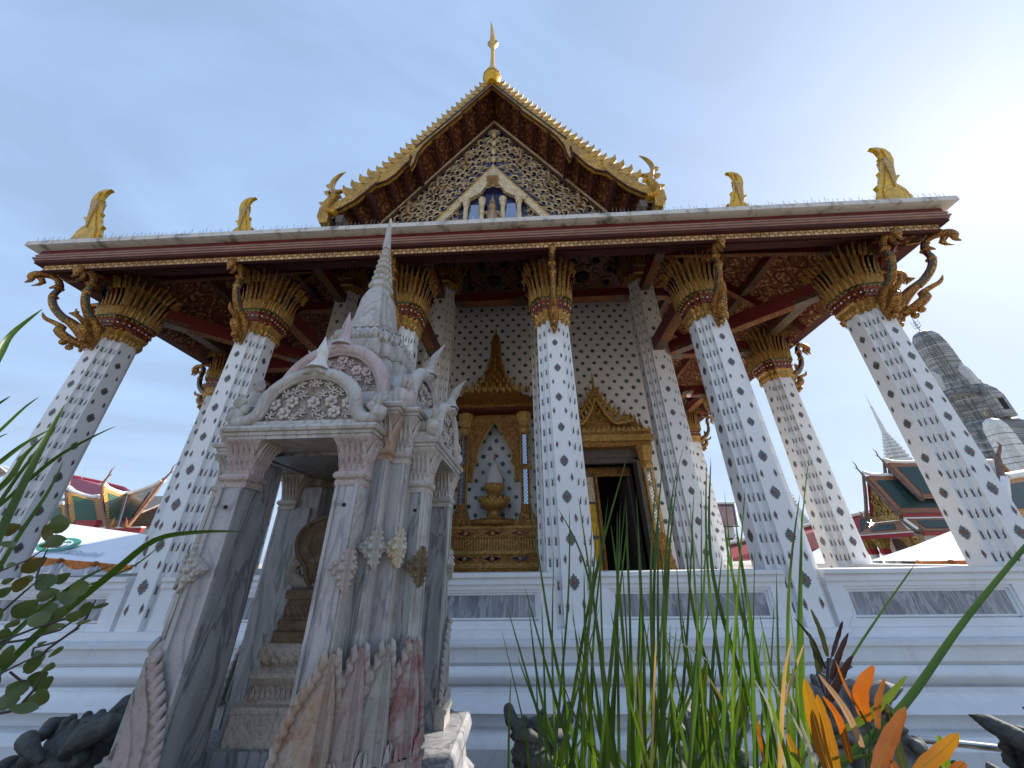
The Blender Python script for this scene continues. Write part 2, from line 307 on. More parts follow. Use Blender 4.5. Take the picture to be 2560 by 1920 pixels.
# ---------------------------------------------------------------- mesh helpers
RX = lambda a: Matrix.Rotation(a, 4, 'X'); RY = lambda a: Matrix.Rotation(a, 4, 'Y'); RZ = lambda a: Matrix.Rotation(a, 4, 'Z')
TR = lambda *p: Matrix.Translation(Vector(p))
SC = lambda x, y=None, z=None: Matrix.Diagonal((x, x if y is None else y, x if z is None else z, 1))
class MB:
    def __init__(s): s.v, s.f, s.mi, s.sm, s.names, s.x = [], [], [], [], [], Matrix.Identity(4)
    def mid(s, name):
        if name not in s.names: s.names.append(name)
        return s.names.index(name)
    def add(s, vs, fs, mat, smooth=False):
        b = len(s.v); X = s.x; i = s.mid(mat)
        s.v += [tuple(X @ Vector(p)) for p in vs]
        for f in fs: s.f.append([b+k for k in f]); s.mi.append(i); s.sm.append(smooth)
        return s
    def box(s, x0, x1, y0, y1, z0, z1, mat):
        return s.add([(x, y, z) for z in (z0, z1) for y in (y0, y1) for x in (x0, x1)],
              [(0, 2, 3, 1), (4, 5, 7, 6), (0, 1, 5, 4), (2, 6, 7, 3), (0, 4, 6, 2), (1, 3, 7, 5)], mat)
    def cbox(s, c, d, mat): return s.box(c[0]-d[0]/2, c[0]+d[0]/2, c[1]-d[1]/2, c[1]+d[1]/2, c[2]-d[2]/2, c[2]+d[2]/2, mat)
    def loft(s, rings, mat, caps=(True, True), closed=True, smooth=False):
        n = len(rings[0]); vs = [p for r in rings for p in r]; fs = []
        for i in range(len(rings)-1):
            for j in range(n if closed else n-1):
                k = (j+1) % n; fs.append((i*n+j, i*n+k, (i+1)*n+k, (i+1)*n+j))
        s.add(vs, fs, mat, smooth)
        if closed and caps[0]: s.add(rings[0], [tuple(range(n))[::-1]], mat)
        if closed and caps[1]: s.add(rings[-1], [tuple(range(n))], mat)
        return s
    def tier(s, plan, prof, mat, smooth=False, caps=(True, True), lean=None):
        """a plan outline (unit half-width) carried up a profile of (half-width, height)"""
        rs = []
        for r, z in prof:
            dx, dy = lean(z) if lean else (0, 0)
            rs.append([(x*r+dx, y*r+dy, z) for x, y in plan])
        return s.loft(rs, mat, caps, True, smooth)
    def prism(s, poly, t0, t1, mat, plane='XZ', smooth=False):
        """flat outline extruded between two depths"""
        def P(a, b, t): return {'XZ': (a, t, b), 'YZ': (t, a, b), 'XY': (a, b, t)}[plane]
        n = len(poly); vs = [P(a, b, t0) for a, b in poly]+[P(a, b, t1) for a, b in poly]
        fs = [tuple(range(n))[::-1], tuple(range(n, 2*n))]+[(i, (i+1) % n, n+(i+1) % n, n+i) for i in range(n)]
        return s.add(vs, fs, mat, smooth)
    def tube(s, pts, rad, mat, seg=8, smooth=True, flat=1.0, up=Vector((0, 0, 1))):
        pts = [Vector(p) for p in pts]; n = len(pts); rs = []
        if isinstance(rad, (int, float)): rad = [rad]*n
        for i, p in enumerate(pts):
            t = (pts[min(i+1, n-1)]-pts[max(i-1, 0)]).normalized()
            if i == 0:
                a = t.cross(up)
                if a.length < .3: a = t.cross(Vector((0, 1, 0)))
                if a.length < .3: a = t.cross(Vector((1, 0, 0)))
            else: a = a-t*a.dot(t)
            a.normalize(); b = a.cross(t)
            rs.append([tuple(p+(a*math.cos(q)*flat+b*math.sin(q))*max(rad[i], 1e-4)) for q in [2*math.pi*k/seg for k in range(seg)]])
        return s.loft(rs, mat, (True, True), True, smooth)
    def ball(s, c, r, mat, seg=10, rings=7, sq=(1, 1, 1), rot=None):
        vs, fs = [], []; c = Vector(c)
        for i in range(rings+1):
            a = math.pi*i/rings
            for j in range(seg):
                b = 2*math.pi*j/seg
                p = Vector((math.sin(a)*math.cos(b)*sq[0], math.sin(a)*math.sin(b)*sq[1], math.cos(a)*sq[2]))*r
                if rot: p = rot @ p
                vs.append(tuple(c+p))
        for i in range(rings):
            for j in range(seg): fs.append((i*seg+j, (i+1)*seg+j, (i+1)*seg+(j+1) % seg, i*seg+(j+1) % seg))
        return s.add(vs, fs, mat, True)
    def mesh(s, name):
        me = bpy.data.meshes.new(name); me.from_pydata(s.v, [], s.f); me.update()
        for nm in s.names: me.materials.append(M[nm])
        me.polygons.foreach_set('material_index', s.mi); me.polygons.foreach_set('use_smooth', s.sm)
        me.update(); return me
    def build(s, name, parent=None, loc=(0, 0, 0), rot=None, label=None):
        o = bpy.data.objects.new(name, s.mesh(name)); COL.objects.link(o)
        if parent is not None: o.parent = parent
        o.location = loc
        if rot is not None: o.rotation_euler = rot
        if label: o['label'] = label
        return o
def thing(name, label, cat, loc=(0, 0, 0), group=None, rot=(0, 0, 0)):
    e = bpy.data.objects.new(name, None); COL.objects.link(e); e.location = loc; e.rotation_euler = rot; e.empty_display_size = 0.2
    return tag(e, label, cat, group)
def tag(o, label, cat, group=None, kind=None):
    o['label'] = label; o['category'] = cat
    if group: o['group'] = group
    if kind: o['kind'] = kind
    return o
def copy_tree(o, parent=None):
    c = o.copy(); COL.objects.link(c)
    if parent is not None: c.parent = parent
    for ch in list(o.children): copy_tree(ch, c)
    return c
def redent(a=0.5, steps=2):
    """square plan with stepped-in corners, unit half-width"""
    d = (1-a)/steps; q = []
    for i in range(steps+1):
        q.append((a+i*d, -(1-i*d)))
        if i < steps: q.append((a+i*d, -(1-(i+1)*d)))
    out_ = []
    for k in range(4):
        c, s_ = [(1, 0), (0, 1), (-1, 0), (0, -1)][k]
        out_ += [(x*c-y*s_, x*s_+y*c) for x, y in q]
    return out_
SQ = [(1, -1), (1, 1), (-1, 1), (-1, -1)]
def circ(n=16): return [(math.cos(2*math.pi*i/n), math.sin(2*math.pi*i/n)) for i in range(n)]
def leafshape(n=7, w=0.5, fat=0.45, curl=0.0):
    """pointed leaf outline from (0,0) to (0,1)"""
    L = [];Rr = []
    for i in range(n+1):
        t = i/n; ww = w*math.sin(math.pi*min(1, t**fat if t > 0 else 0))*(1-0.15*t); c = curl*t*t
        L.append((c-ww, t)); Rr.append((c+ww, t))
    return Rr+L[::-1][1:-1]
def ragged(n, r0, r1, sx=1.0, sy=1.0, ph=0.0):
    return [((r0 if i % 2 == 0 else r1)*math.cos(ph+2*math.pi*i/n)*sx, (r0 if i % 2 == 0 else r1)*math.sin(ph+2*math.pi*i/n)*sy) for i in range(n)]
def smoothpath(pts, k=4):
    """Catmull-Rom through points given as tuples of any length"""
    P = [pts[0]]+list(pts)+[pts[-1]]; o = []
    for i in range(1, len(P)-2):
        for j in range(k):
            t = j/k
            o.append(tuple(0.5*(2*b+(c-a)*t+(2*a-5*b+4*c-d)*t*t+(3*b-a-3*c+d)*t**3) for a, b, c, d in zip(P[i-1], P[i], P[i+1], P[i+2])))
    o.append(tuple(pts[-1])); return o
rnd = random.Random(7)
DIAMOND = [(0, 1.0), (0.16, 0.72), (0.38, 0.62), (0.36, 0.42), (0.62, 0.34), (0.56, 0.12), (0.70, -0.10), (0.50, -0.22), (0.52, -0.46), (0.30, -0.50), (0.26, -0.74), (0.10, -0.72), (0, -0.95)]
DIAMOND = DIAMOND+[(-x, y) for x, y in DIAMOND[-2:0:-1]]
HALFL = [(0.0, 0.85), (0.20, 0.40), (0.34, 0.30), (0.24, 0.08), (0.46, -0.02), (0.28, -0.22), (0.36, -0.40), (0.14, -0.46), (0.0, -0.85), (-0.12, -0.35), (-0.20, 0.15)]
CURL = [(0.30, 1.05), (0.22, 0.45), (0.16, 0.05), (0.22, -0.35), (0.10, -0.75), (-0.16, -1.0), (-0.26, -0.70), (-0.10, -0.45), (-0.16, -0.05), (0.02, 0.45)]
def motif(mb, o, ux, uz, nrm, s_, shape, mat, flip=1, red=0.0, lift=0.005):
    """small inlaid ceramic piece standing 5 mm proud of a face"""
    o, ux, uz, nrm = Vector(o), Vector(ux), Vector(uz), Vector(nrm)
    vs = [o+ux*(x*s_*flip)+uz*(y*s_)+nrm*lift for x, y in shape]
    idx = tuple(range(len(vs)))
    mb.add(vs, [idx if flip > 0 else idx[::-1]], mat)
    if red:
        vs = [o+ux*(x*s_*red*flip)+uz*(y*s_*red)+nrm*(lift+0.004) for x, y in [(0, .55), (.5, .2), (.42, -.3), (0, -.5), (-.42, -.3), (-.5, .2)]]
        mb.add(vs, [(0, 1, 2, 3, 4, 5) if flip > 0 else (5, 4, 3, 2, 1, 0)], 'ceramic_red')

# ================================================================ THE TEMPLE HALL
hall = thing('temple_hall', 'large white temple hall with red and gold gable roof, flowered columns and marble panelled terrace', 'temple')
S = 3.0
ZB, ZC = -0.91, 4.06
def column_mesh(h0, h1, z0, z1, faces=(0, 1, 2, 3), fz=0.55, start=0.1):
    mb = MB(); a = 0.46; pl = redent(a, 2); d = (1-a)/2
    hh = lambda z: h0+(h1-h0)*(z-z0)/(z1-z0)
    zs = [z0+(z1-z0)*i/6 for i in range(7)]
    mb.tier(pl, [(hh(z), z) for z in zs], 'white_plaster', caps=(False, False))
    for k in faces:
        c, s_ = [(1, 0), (0, 1), (-1, 0), (0, -1)][k]
        ro = lambda x, y: (x*c-y*s_, x*s_+y*c)
        z = z1-start; i = 0
        while z > z0+0.22:
            h = hh(z); jz = rnd.uniform(-.018, .018); jx = rnd.uniform(-.010, .010); js = rnd.uniform(.90, 1.10); ux = (*ro(1, 0), 0); n = (*ro(0, -1), 0)
            sl_ = Vector((0, 0, 1))+Vector(n)*((h1-h0)/(z1-z0)); big = 0.085+0.02*(z1-z)/(z1-z0)
            if i % 2 == 0: motif(mb, (*ro(jx, -h), z+jz), ux, sl_, n, big*js, DIAMOND, 'ceramic_leaf', 1, 0.42)
            else:
                for q in (-1, 1): motif(mb, (*ro(q*a*h*0.62+jx, -h), z+jz+rnd.uniform(-.012, .012)), ux, sl_, n, big*0.78*js, HALFL, 'ceramic_leaf', q, 0.36)
            # pairs of small leaves on the stepped corners
            for q in (-1, 1):
                for j in range(2):
                    xx = (a+d*(j+0.5))*h*q; yy = -(1-d*(j+1))*h
                    motif(mb, (*ro(xx, yy), z-0.03), ux, sl_, n, 0.065, CURL, 'ceramic_leaf', q, 0.3 if z < 2.0 else 0)
                    xs = (a+d*j)*h*q; ys = -(1-d*(j+0.5))*h
                    motif(mb, (*ro(xs, ys), z-0.03), (*ro(0, 1), 0), sl_, (*ro(q, 0), 0), 0.065, CURL, 'ceramic_leaf', q, 0.3 if z < 2.0 else 0)
            z -= fz/2; i += 1
    return mb
def capital_mesh(h, z0, sc_=1.0, n=30):
    mb = MB(); sq = redent(0.55, 2)
    H = lambda q: z0+sc_*(q*.70 if q < .76 else .532+(q-.76)*1.30)
    mb.tier(sq, [(h*1.02, H(-.02)), (h*1.12, H(.06)), (h*1.10, H(.24)), (h*1.2, H(.30))], 'gold_mosaic')
    mb.tier(sq, [(h*1.14, H(.30)), (h*1.22, H(.36)), (h*1.2, H(.62)), (h*1.30, H(.68))], 'bead_gem')
    mb.tier(sq, [(h*1.32, H(.68)), (h*1.36, H(.71)), (h*1.30, H(.76))], 'green_gem')
    mb.tier(sq, [(h*1.22, H(.76)), (h*1.18, H(1.0)), (h*1.25, H(1.35))], 'gold_mosaic')
    def rad(th):
        c, s_ = abs(math.cos(th)), abs(math.sin(th)); return h/((c**3.2+s_**3.2)**(1/3.2))
    def blade(th, r0, r1, za, zb, w, mat, bow=0.16, thick=0.016):
        er = Vector((math.cos(th), math.sin(th), 0)); et = Vector((-math.sin(th), math.cos(th), 0)); base = rad(th)
        vs = []; N = 6
        for i in range(N+1):
            t = i/N; r = base*r0+(base*r1-base*r0)*(t**2.2); z = za+(zb-za)*(t-bow*t*t*t*0.6)
            ww = w*(1.0-0.30*t) if t < .55 else w*(0.84)*(1-((t-.55)/.45)**1.4)+0.001
            p = er*r+Vector((0, 0, z))
            vs += [p-et*ww, p+er*thick*1.6-Vector((0, 0, thick*t)), p+et*ww, p-er*thick]
        fs = []
        for i in range(N):
            for j in range(4): fs.append((i*4+j, i*4+(j+1) % 4, i*4+4+(j+1) % 4, i*4+4+j))
        mb.add(vs, fs, mat)
    for i in range(n):
        th = 2*math.pi*(i+0.5)/n; w = h*4.3/n
        blade(th, 1.28, 1.80, H(.74), H(1.52+0.05*(i % 2)), w*0.92, 'gold_mosaic', thick=.026)
        th2 = 2*math.pi*i/n
        blade(th2, 1.27, 1.64, H(.78), H(1.30), w*0.30, ('blue_glass', 'silver_glass', 'red_glass', 'blue_glass')[i % 4], thick=0.022)
        blade(th2, 1.36, 1.42, H(.72), H(.98), w*0.75, 'gold_mosaic')
        # hanging leaf fringe and beads
        r = rad(th)
        for q, zz, rr, m_ in ((1.13, .33, .020, 'gold_mosaic'), (1.24, .50, .026, 'silver_glass' if i % 2 else 'gold_mosaic'), (1.30, .66, .020, 'gold_mosaic')):
            mb.ball((r*q*math.cos(th), r*q*math.sin(th), H(zz)), rr*sc_, m_, 6, 4)
        er = Vector((math.cos(th), math.sin(th), 0)); et = Vector((-math.sin(th), math.cos(th), 0)); p = er*(r*1.07)
        zz = H(-.10 if i % 2 else -.04)
        mb.add([p-et*w*.9+Vector((0, 0, H(.1))), p+et*w*.9+Vector((0, 0, H(.1))), p+Vector((0, 0, zz)), p+er*.03+Vector((0, 0, H(.08)))], [(0, 2, 3), (3, 2, 1), (0, 3, 1), (0, 1, 2)], 'gold_mosaic')
    return mb
def bracket_mesh(z0, kr=1.0):
    """naga bracket in the plane x=0, growing towards -y from the column face"""
    mb = MB()
    Z7 = .70
    def P(r, z): return (0, -r*kr, z0+z*Z7)
    body = smoothpath([(0.02, -.42, .03), (0.05, -.15, .075), (0.10, .10, .13), (0.22, .32, .12), (0.38, .50, .085), (0.50, .74, .072), (0.56, 1.02, .066), (0.55, 1.30, .062), (0.60, 1.50, .066), (0.70, 1.58, .08), (0.80, 1.52, .095), (0.84, 1.40, .085), (0.83, 1.27, .05), (0.86, 1.16, .015)], 4)
    mats = ['gold_carved']
    n = len(body); cut0, cut1 = int(n*.27), int(n*.62)
    body = [(r*kr, z, q*.74) for r, z, q in body]
    PB = lambda r, z: (0, -r, z0+z*Z7)
    mb.tube([PB(r, z) for r, z, q in body[:cut0+1]], [q for _, _, q in body[:cut0+1]], 'gold_carved', 8, up=Vector((1, 0, 0)))
    mb.tube([PB(r, z) for r, z, q in body[cut0:cut1+1]], [q for _, _, q in body[cut0:cut1+1]], 'green_gem', 8, up=Vector((1, 0, 0)))
    mb.tube([PB(r+.018, z-.03) for r, z, q in body[cut0:cut1+1]], [q*.8 for _, _, q in body[cut0:cut1+1]], 'gold_carved', 8, up=Vector((1, 0, 0)))
    for q in (-1, 1):
        mb.tube([(q*body[i][2]*.75, -body[i][0]+.02, z0+body[i][1]*Z7+.02) for i in range(cut0, cut1+1)], .02, 'red_glass', 6, up=Vector((1, 0, 0)))
    mb.tube([PB(r, z) for r, z, q in body[cut1:]], [q for _, _, q in body[cut1:]], 'gold_carved', 8, up=Vector((1, 0, 0)))
    # head crest, jaw, collar
    for a, b, c in (((.55, 1.55), (.44, 1.66), (.62, 1.62)), ((.66, 1.62), (.60, 1.74), (.74, 1.64)), ((.53, 1.32), (.64, 1.20), (.60, 1.38))):
        mb.prism([(-a[0]*kr, z0+a[1]*Z7), (-b[0]*kr, z0+b[1]*Z7), (-c[0]*kr, z0+c[1]*Z7)], -.025, .025, 'gold_carved', 'YZ')
    mb.tube([P(.76, 1.42), P(.72, 1.32), P(.74, 1.22), P(.79, 1.12)], [.05, .045, .03, .008], 'gold_carved', 6, up=Vector((1, 0, 0)))
    mb.ball(P(.56, 1.28), .085, 'gold_carved', 8, 5, (1, 1, .6)); mb.ball(P(.55, .98), .078, 'gold_carved', 8, 5, (1, 1, .5))
    mb.prism([(-.30, z0+.38), (-.33, z0+.54), (-.44, z0+.44)], -.02, .02, 'gold_carved', 'YZ')
    # volute below
    vol = smoothpath([(0.05, -.22, .07), (0.20, -.12, .085), (0.32, .04, .075), (0.30, .16, .055), (0.40, .24, .045), (0.50, .30, .035), (0.55, .44, .008)], 3)
    mb.tube([P(r, z) for r, z, q in vol], [q for *_, q in vol], 'gold_carved', 7, up=Vector((1, 0, 0)))
    for r, z in ((.22, -.26), (.14, -.36)): mb.ball(P(r, z), .06, 'gold_carved', 7, 5)
    return mb
col_mesh = column_mesh(0.355, 0.300, ZB, ZC+0.15).mesh('column')
cap_mesh = capital_mesh(0.300, ZC, 0.95).mesh('capital')
brk_mesh = bracket_mesh(ZC-.02).mesh('naga_bracket'); diag_mesh = bracket_mesh(ZC-.02, 1.32).mesh('naga_bracket')
in_mesh = column_mesh(0.40, 0.36, ZB, 7.6, fz=0.62).mesh('column')
incap_mesh = capital_mesh(0.36, 7.45, 0.85, 28).mesh('capital')
def add_column(x, y, dirs, mesh=None, cm=None):
    c = bpy.data.objects.new('column', mesh or col_mesh); COL.objects.link(c); c.parent = hall; c.location = (x, y, 0)
    k = bpy.data.objects.new('capital', cm or cap_mesh); COL.objects.link(k); k.parent = c
    for a in dirs:
        b = bpy.data.objects.new('naga_bracket', brk_mesh if abs(math.sin(2*a)) < .1 else diag_mesh); COL.objects.link(b); b.parent = c
        e = 0.29 if abs(math.sin(2*a)) < .1 else 0.36
        b.rotation_euler = (0, 0, a); b.location = (math.sin(a)*e, -math.cos(a)*e, 0)
    return c
D2 = 2.745
for i in range(6):
    x = (i-2.5)*S
    dirs = [0]
    if i == 0: dirs = [0, -math.pi/4, -math.pi/2]
    if i == 5: dirs = [0, math.pi/4, math.pi/2]
    add_column(x, 0, dirs)
for k in (1, 2, 3, 4):
    for sx in (-1, 1): add_column(sx*2.5*S, D2*k, [sx*math.pi/2])
for x in (-4.5, -1.5, 1.5, 4.5): add_column(x, D2, [], in_mesh, incap_mesh)

# ---- terrace: moulded base, floor, marble panels
mb = MB()
prof = [(-.42, -.905), (-.645, -.905), (-.645, -.935), (-.61, -.94), (-.61, -1.09), (-.56, -1.10), (-.56, -1.125)]
prof += [(-.60-.065*math.sin(math.pi*i/8), -1.125-.165*i/8) for i in range(9)]
prof += [(-.56, -1.295), (-.56, -1.31), (-.625, -1.315), (-.625, -1.335), (-.645, -1.34), (-.645, -1.355)]
prof += [(-.655-.15*(i/6)**1.6, -1.36-.115*i/6) for i in range(7)]
prof += [(-.825, -1.485), (-.70, -1.50), (-.695, -1.63), (-.68, -1.635), (-.68, -1.645), (-.80, -1.65)]
prof += [(-.84-.05*(i/4)**1.3, -1.655-.035*i/4) for i in range(5)]
prof += [(-.91, -1.70), (-.93, -1.73), (-.93, -2.3)]
OX = 8.05
rings = []
for yy, z in prof:
    e = -yy-0.42; rings.append([(-OX-e, yy, z), (OX+e, yy, z), (OX+e, 24+e, z), (-OX-e, 24+e, z)])
mb.loft(rings[::-1], 'platform_paint', (False, False))
mb.box(-OX, OX, -.41, 24, -1.2, -.80, 'platform_paint')
mb.build('terrace_base', hall)
def balustrade(x0, x1, y, rot=0.0, loc=None):
    """low wall between two columns: moulded coping, framed recess with marble slabs"""
    mb = MB(); a, b = x0, x1
    mb.box(a, b, y-.02, y+.30, -.905, -.80, 'platform_paint')
    mb.box(a, b, y+.02, y+.28, -.80, -.30, 'platform_paint')
    mb.box(a, b, y-.10, y+.40, -.215, -.165, 'platform_paint'); mb.box(a, b, y-.06, y+.36, -.245, -.215, 'platform_paint')
    mb.box(a, b, y-.075, y+.30, -.30, -.245, 'platform_paint')
    fx0, fx1 = a+.20, b-.20; zt, zb = -.36, -.74
    mb.box(a, b, y-.05, y+.02, zt, -.30, 'platform_paint'); mb.box(a, b, y-.05, y+.02, -.905, zb, 'platform_paint')
    mb.box(a, fx0, y-.05, y+.02, zb, zt, 'platform_paint'); mb.box(fx1, b, y-.05, y+.02, zb, zt, 'platform_paint')
    for q in (0, 1):                                                       # stepped inner frame
        o = .035*q; dd = -.03+.025*q; zt2, zb2 = zt-o, zb+o
        mb.box(fx0+o, fx1-o, y+dd, y+.02, zt2-.035, zt2, 'platform_paint'); mb.box(fx0+o, fx1-o, y+dd, y+.02, zb2, zb2+.02, 'platform_paint')
        mb.box(fx0+o, fx0+o+.035, y+dd, y+.02, zb2+.02, zt2-.035, 'platform_paint'); mb.box(fx1-o-.035, fx1-o, y+dd, y+.02, zb2+.02, zt2-.035, 'platform_paint')
    o = mb.build('balustrade', hall)
    n = max(2, round((fx1-fx0)/.42)); p = MB(); ww = (fx1-fx0-.12)/n
    for i in range(n): p.box(fx0+.06+i*ww+.003, fx0+.06+(i+1)*ww-.003, y+.005, y+.019-.002*(i % 2), zb+.045, zt-.06, 'panel_marble')
    p.build('marble_panel', o)
    return o
for i in range(5): balustrade((i-2.5)*S+.26, (i-1.5)*S-.26, -.28)
for sx in (-1, 1):
    mb = MB(); mb.box(sx*7.62-.16, sx*7.62+.16, .26, 20, -.80, -.245, 'platform_paint'); mb.box(sx*7.62-.24, sx*7.62+.24, .26, 20, -.243, -.165, 'platform_paint'); mb.build('balustrade', hall)
mb = MB(); mb.box(-7.4, 7.4, -.1, 4.5, -.90, -.795, 'grey_marble'); mb.build('porch_floor', hall)

# ---- eaves, soffit, skirt roof
XR, YR = 8.60, -1.35
mb = MB()
mb.box(-XR, XR, YR, YR+.9, 5.52, 5.62, 'eave_cement'); mb.box(-XR, -XR+.9, YR+.9, 22, 5.52, 5.62, 'eave_cement'); mb.box(XR-.9, XR, YR+.9, 22, 5.52, 5.62, 'eave_cement')
mb.build('eave_slab', hall)
mb = MB()
def fascia(off, za, zb, mat, th=.05):
    x, y = XR-off, YR+off
    mb.box(-x, x, y, y+th, za, zb, mat)
    for q in (-1, 1): mb.box(min(q*x, q*(x-th)), max(q*x, q*(x-th)), y+th, 22, za, zb, mat)
fascia(.16, 5.405, 5.518, 'red_lacquer', .06); fascia(.135, 5.368, 5.403, 'fascia_tan', .08); fascia(.152, 5.334, 5.366, 'fascia_tan', .07); fascia(.125, 5.298, 5.332, 'fascia_tan', .09); fascia(.148, 5.262, 5.296, 'fascia_tan', .07); fascia(.165, 5.21, 5.26, 'dark_red', .06)
mb.box(-XR+.2, XR-.2, YR+.226, YR+.92, 5.500, 5.516, 'dark_red'); mb.box(-XR+.2, XR-.2, YR+.226, YR+.48, 5.212, 5.225, 'dark_red')  # dark plates close the gap under the slab, in place of its shadow
for q in (-1, 1): mb.box(min(q*(XR-.226), q*(XR-.48)), max(q*(XR-.226), q*(XR-.48)), YR+.49, 22, 5.212, 5.225, 'dark_red')
mb.build('fascia_board', hall)
mb = MB(); fz0 = 5.02
mb.box(-XR+.30, XR-.30, YR+.245, YR+.28, 5.085, 5.210, 'stencil_band'); mb.box(-XR+.29, XR-.29, YR+.235, YR+.29, 5.07, 5.083, 'dark_red')
mb.build('stencilled_board', hall, label='red board under the eave with a stencilled gold lattice')
sx0, sy0, sz0 = XR-.46, YR+.46, 5.19
ix, iy, iz = 4.55, 2.55, 8.75
mb = MB()
mb.add([(-sx0, sy0, sz0), (sx0, sy0, sz0), (ix, iy, iz), (-ix, iy, iz), (-sx0, sy0, sz0+.1), (sx0, sy0, sz0+.1), (ix, iy, iz+.1), (-ix, iy, iz+.1)], [(0, 1, 2, 3), (7, 6, 5, 4)], 'stencil_front')
mb.build('soffit', hall)
for q in (-1, 1):
    mb = MB(); mb.add([(q*sx0, sy0, sz0), (q*sx0, 22, sz0), (q*ix, 22, iz), (q*ix, iy, iz), (q*sx0, sy0, sz0+.1), (q*sx0, 22, sz0+.1), (q*ix, 22, iz+.1), (q*ix, iy, iz+.1)], [(0, 1, 2, 3)[::q], (7, 6, 5, 4)[::q]], 'stencil_side')
    mb.build('soffit', hall)
mb = MB()
def hip(x0, y0, z0, x1, y1, z1, mat, th=.1):
    a = [(-x0, 24, z0), (-x0, y0, z0), (x0, y0, z0), (x0, 24, z0)]; b = [(-x1, 24, z1), (-x1, y1, z1), (x1, y1, z1), (x1, 24, z1)]
    mb.add(a+b, [(0, 1, 5, 4), (1, 2, 6, 5), (2, 3, 7, 6)], mat); mb.add([(x, y, z-th) for x, y, z in a+b], [(4, 5, 1, 0), (5, 6, 2, 1), (6, 7, 3, 2)], mat)
hip(XR-.5, YR+.5, 5.63, 6.7, .45, 6.95, 'green_tile'); hip(6.75, .4, 6.97, 6.7, .45, 7.2, 'ridge_plaster', .01); hip(6.85, .3, 7.22, 4.9, 2.3, 9.2, 'green_tile'); hip(4.95, 2.25, 9.22, 4.9, 2.3, 9.4, 'ridge_plaster', .01)
mb.build('skirt_roof', hall)
# bird spikes along the eave
mb = MB()
for i in range(230):
    x = -XR+.1+i*(2*XR-.2)/229
    if 210 < (i*37) % 230: continue
    mb.tube([(x, YR+.06, 5.61), (x+rnd.uniform(-.02, .02), YR+.06+rnd.uniform(-.03, .03), 5.61+rnd.uniform(.13, .19))], .0035, 'thin_wire', 3)
mb.build('bird_spikes', hall)['kind'] = 'stuff'
# tie beams and purlins
def beam(p, q, w_, h_, label=None, name='tie_beam'):
    p, q = Vector(p), Vector(q); L = (q-p).length; mb = MB()
    mb.box(-w_/2, w_/2, 0, L, -h_/2, h_/2, 'red_lacquer'); mb.box(-w_/2+.012, w_/2-.012, .02, L-.02, -h_/2-.006, -h_/2-.001, 'stencil_beam')
    for e in (0, 1):
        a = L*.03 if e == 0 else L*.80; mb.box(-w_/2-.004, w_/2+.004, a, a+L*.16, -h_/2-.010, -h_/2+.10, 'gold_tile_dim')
    d = (q-p).normalized(); yaw = math.atan2(-d.x, d.y); pit = math.asin(d.z)
    return mb.build(name, hall, p, (pit, 0, yaw))
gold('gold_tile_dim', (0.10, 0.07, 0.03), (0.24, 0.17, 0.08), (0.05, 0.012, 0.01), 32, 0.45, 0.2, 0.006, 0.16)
for x in (-4.5, -1.5, 1.5, 4.5):
    beam((x, .25, 5.10), (x, D2-.37, 5.10), .26, .34); beam((x, .9, 7.12), (x, D2-.37, 7.12), .22, .30)
for q in (-1, 1):
    beam((q*7.3, .2, 5.0), (q*4.85, D2-.3, 5.0), .24, .34, name='hip_beam')
    for k in (1, 2, 3, 4):
        beam((q*7.25, D2*k, 5.10), (q*4.8, D2*k, 5.10), .26, .34); beam((q*6.3, D2*k, 7.12), (q*4.8, D2*k, 7.12), .22, .30)
    beam((q*7.5, .3, 5.35), (q*7.5, 16, 5.35), .26, .22, name='wall_plate')
    for t in (.36, .70):
        xx = sx0+(ix-sx0)*t; zz = sz0+(iz-sz0)*t
        beam((q*xx, sy0+(iy-sy0)*t, zz-.12), (q*xx, 18, zz-.12), .16, .20, name='purlin')
    for t in (0.0, 1.4, 4.1, 6.9):
        yy = .6+t
        if t == 0: a, b = Vector((q*(sx0-.2), sy0+.2, sz0-.05)), Vector((q*ix, iy, iz-.15))
        else: a, b = Vector((q*(sx0-.1), yy, sz0-.08)), Vector((q*ix, yy, iz-.1))
        beam(a, b, .16, .22, name='rafter')
for a, b in ((-1.5, 1.5), (1.5, 4.5), (-4.5, -1.5)): beam((a+.36, D2, 7.16), (b-.36, D2, 7.16), .3, .28)
mb = MB(); mb.box(-4.7, 4.7, 2.5, 4.6, 8.72, 8.80, 'meander_ceiling'); ceil = mb.build('porch_ceiling', hall)
ros = MB()
ros.tier(circ(16), [(.17, 8.715), (.19, 8.68), (.12, 8.65)], 'gold_tile_dim'); ros.tier(circ(12), [(.115, 8.66), (.10, 8.56), (.03, 8.50)], 'black_void')
for k in range(12): ros.ball((.19*math.cos(k*math.pi/6), .19*math.sin(k*math.pi/6), 8.67), .045, 'gold_tile_dim', 6, 4, (1, 1, .5))
rm = ros.mesh('ceiling_rosette')
for cx_ in (-3, 0, 3):
    for k in range(9):
        o = bpy.data.objects.new('ceiling_rosette', rm); COL.objects.link(o); o.parent = ceil
        if k == 8: o.location = (cx_, 3.5, 0); o.scale = (2.3, 2.3, 1)
        else: o.location = (cx_+.95*math.cos(k*math.pi/4+.39), 3.5+.78*math.sin(k*math.pi/4+.39), 0)
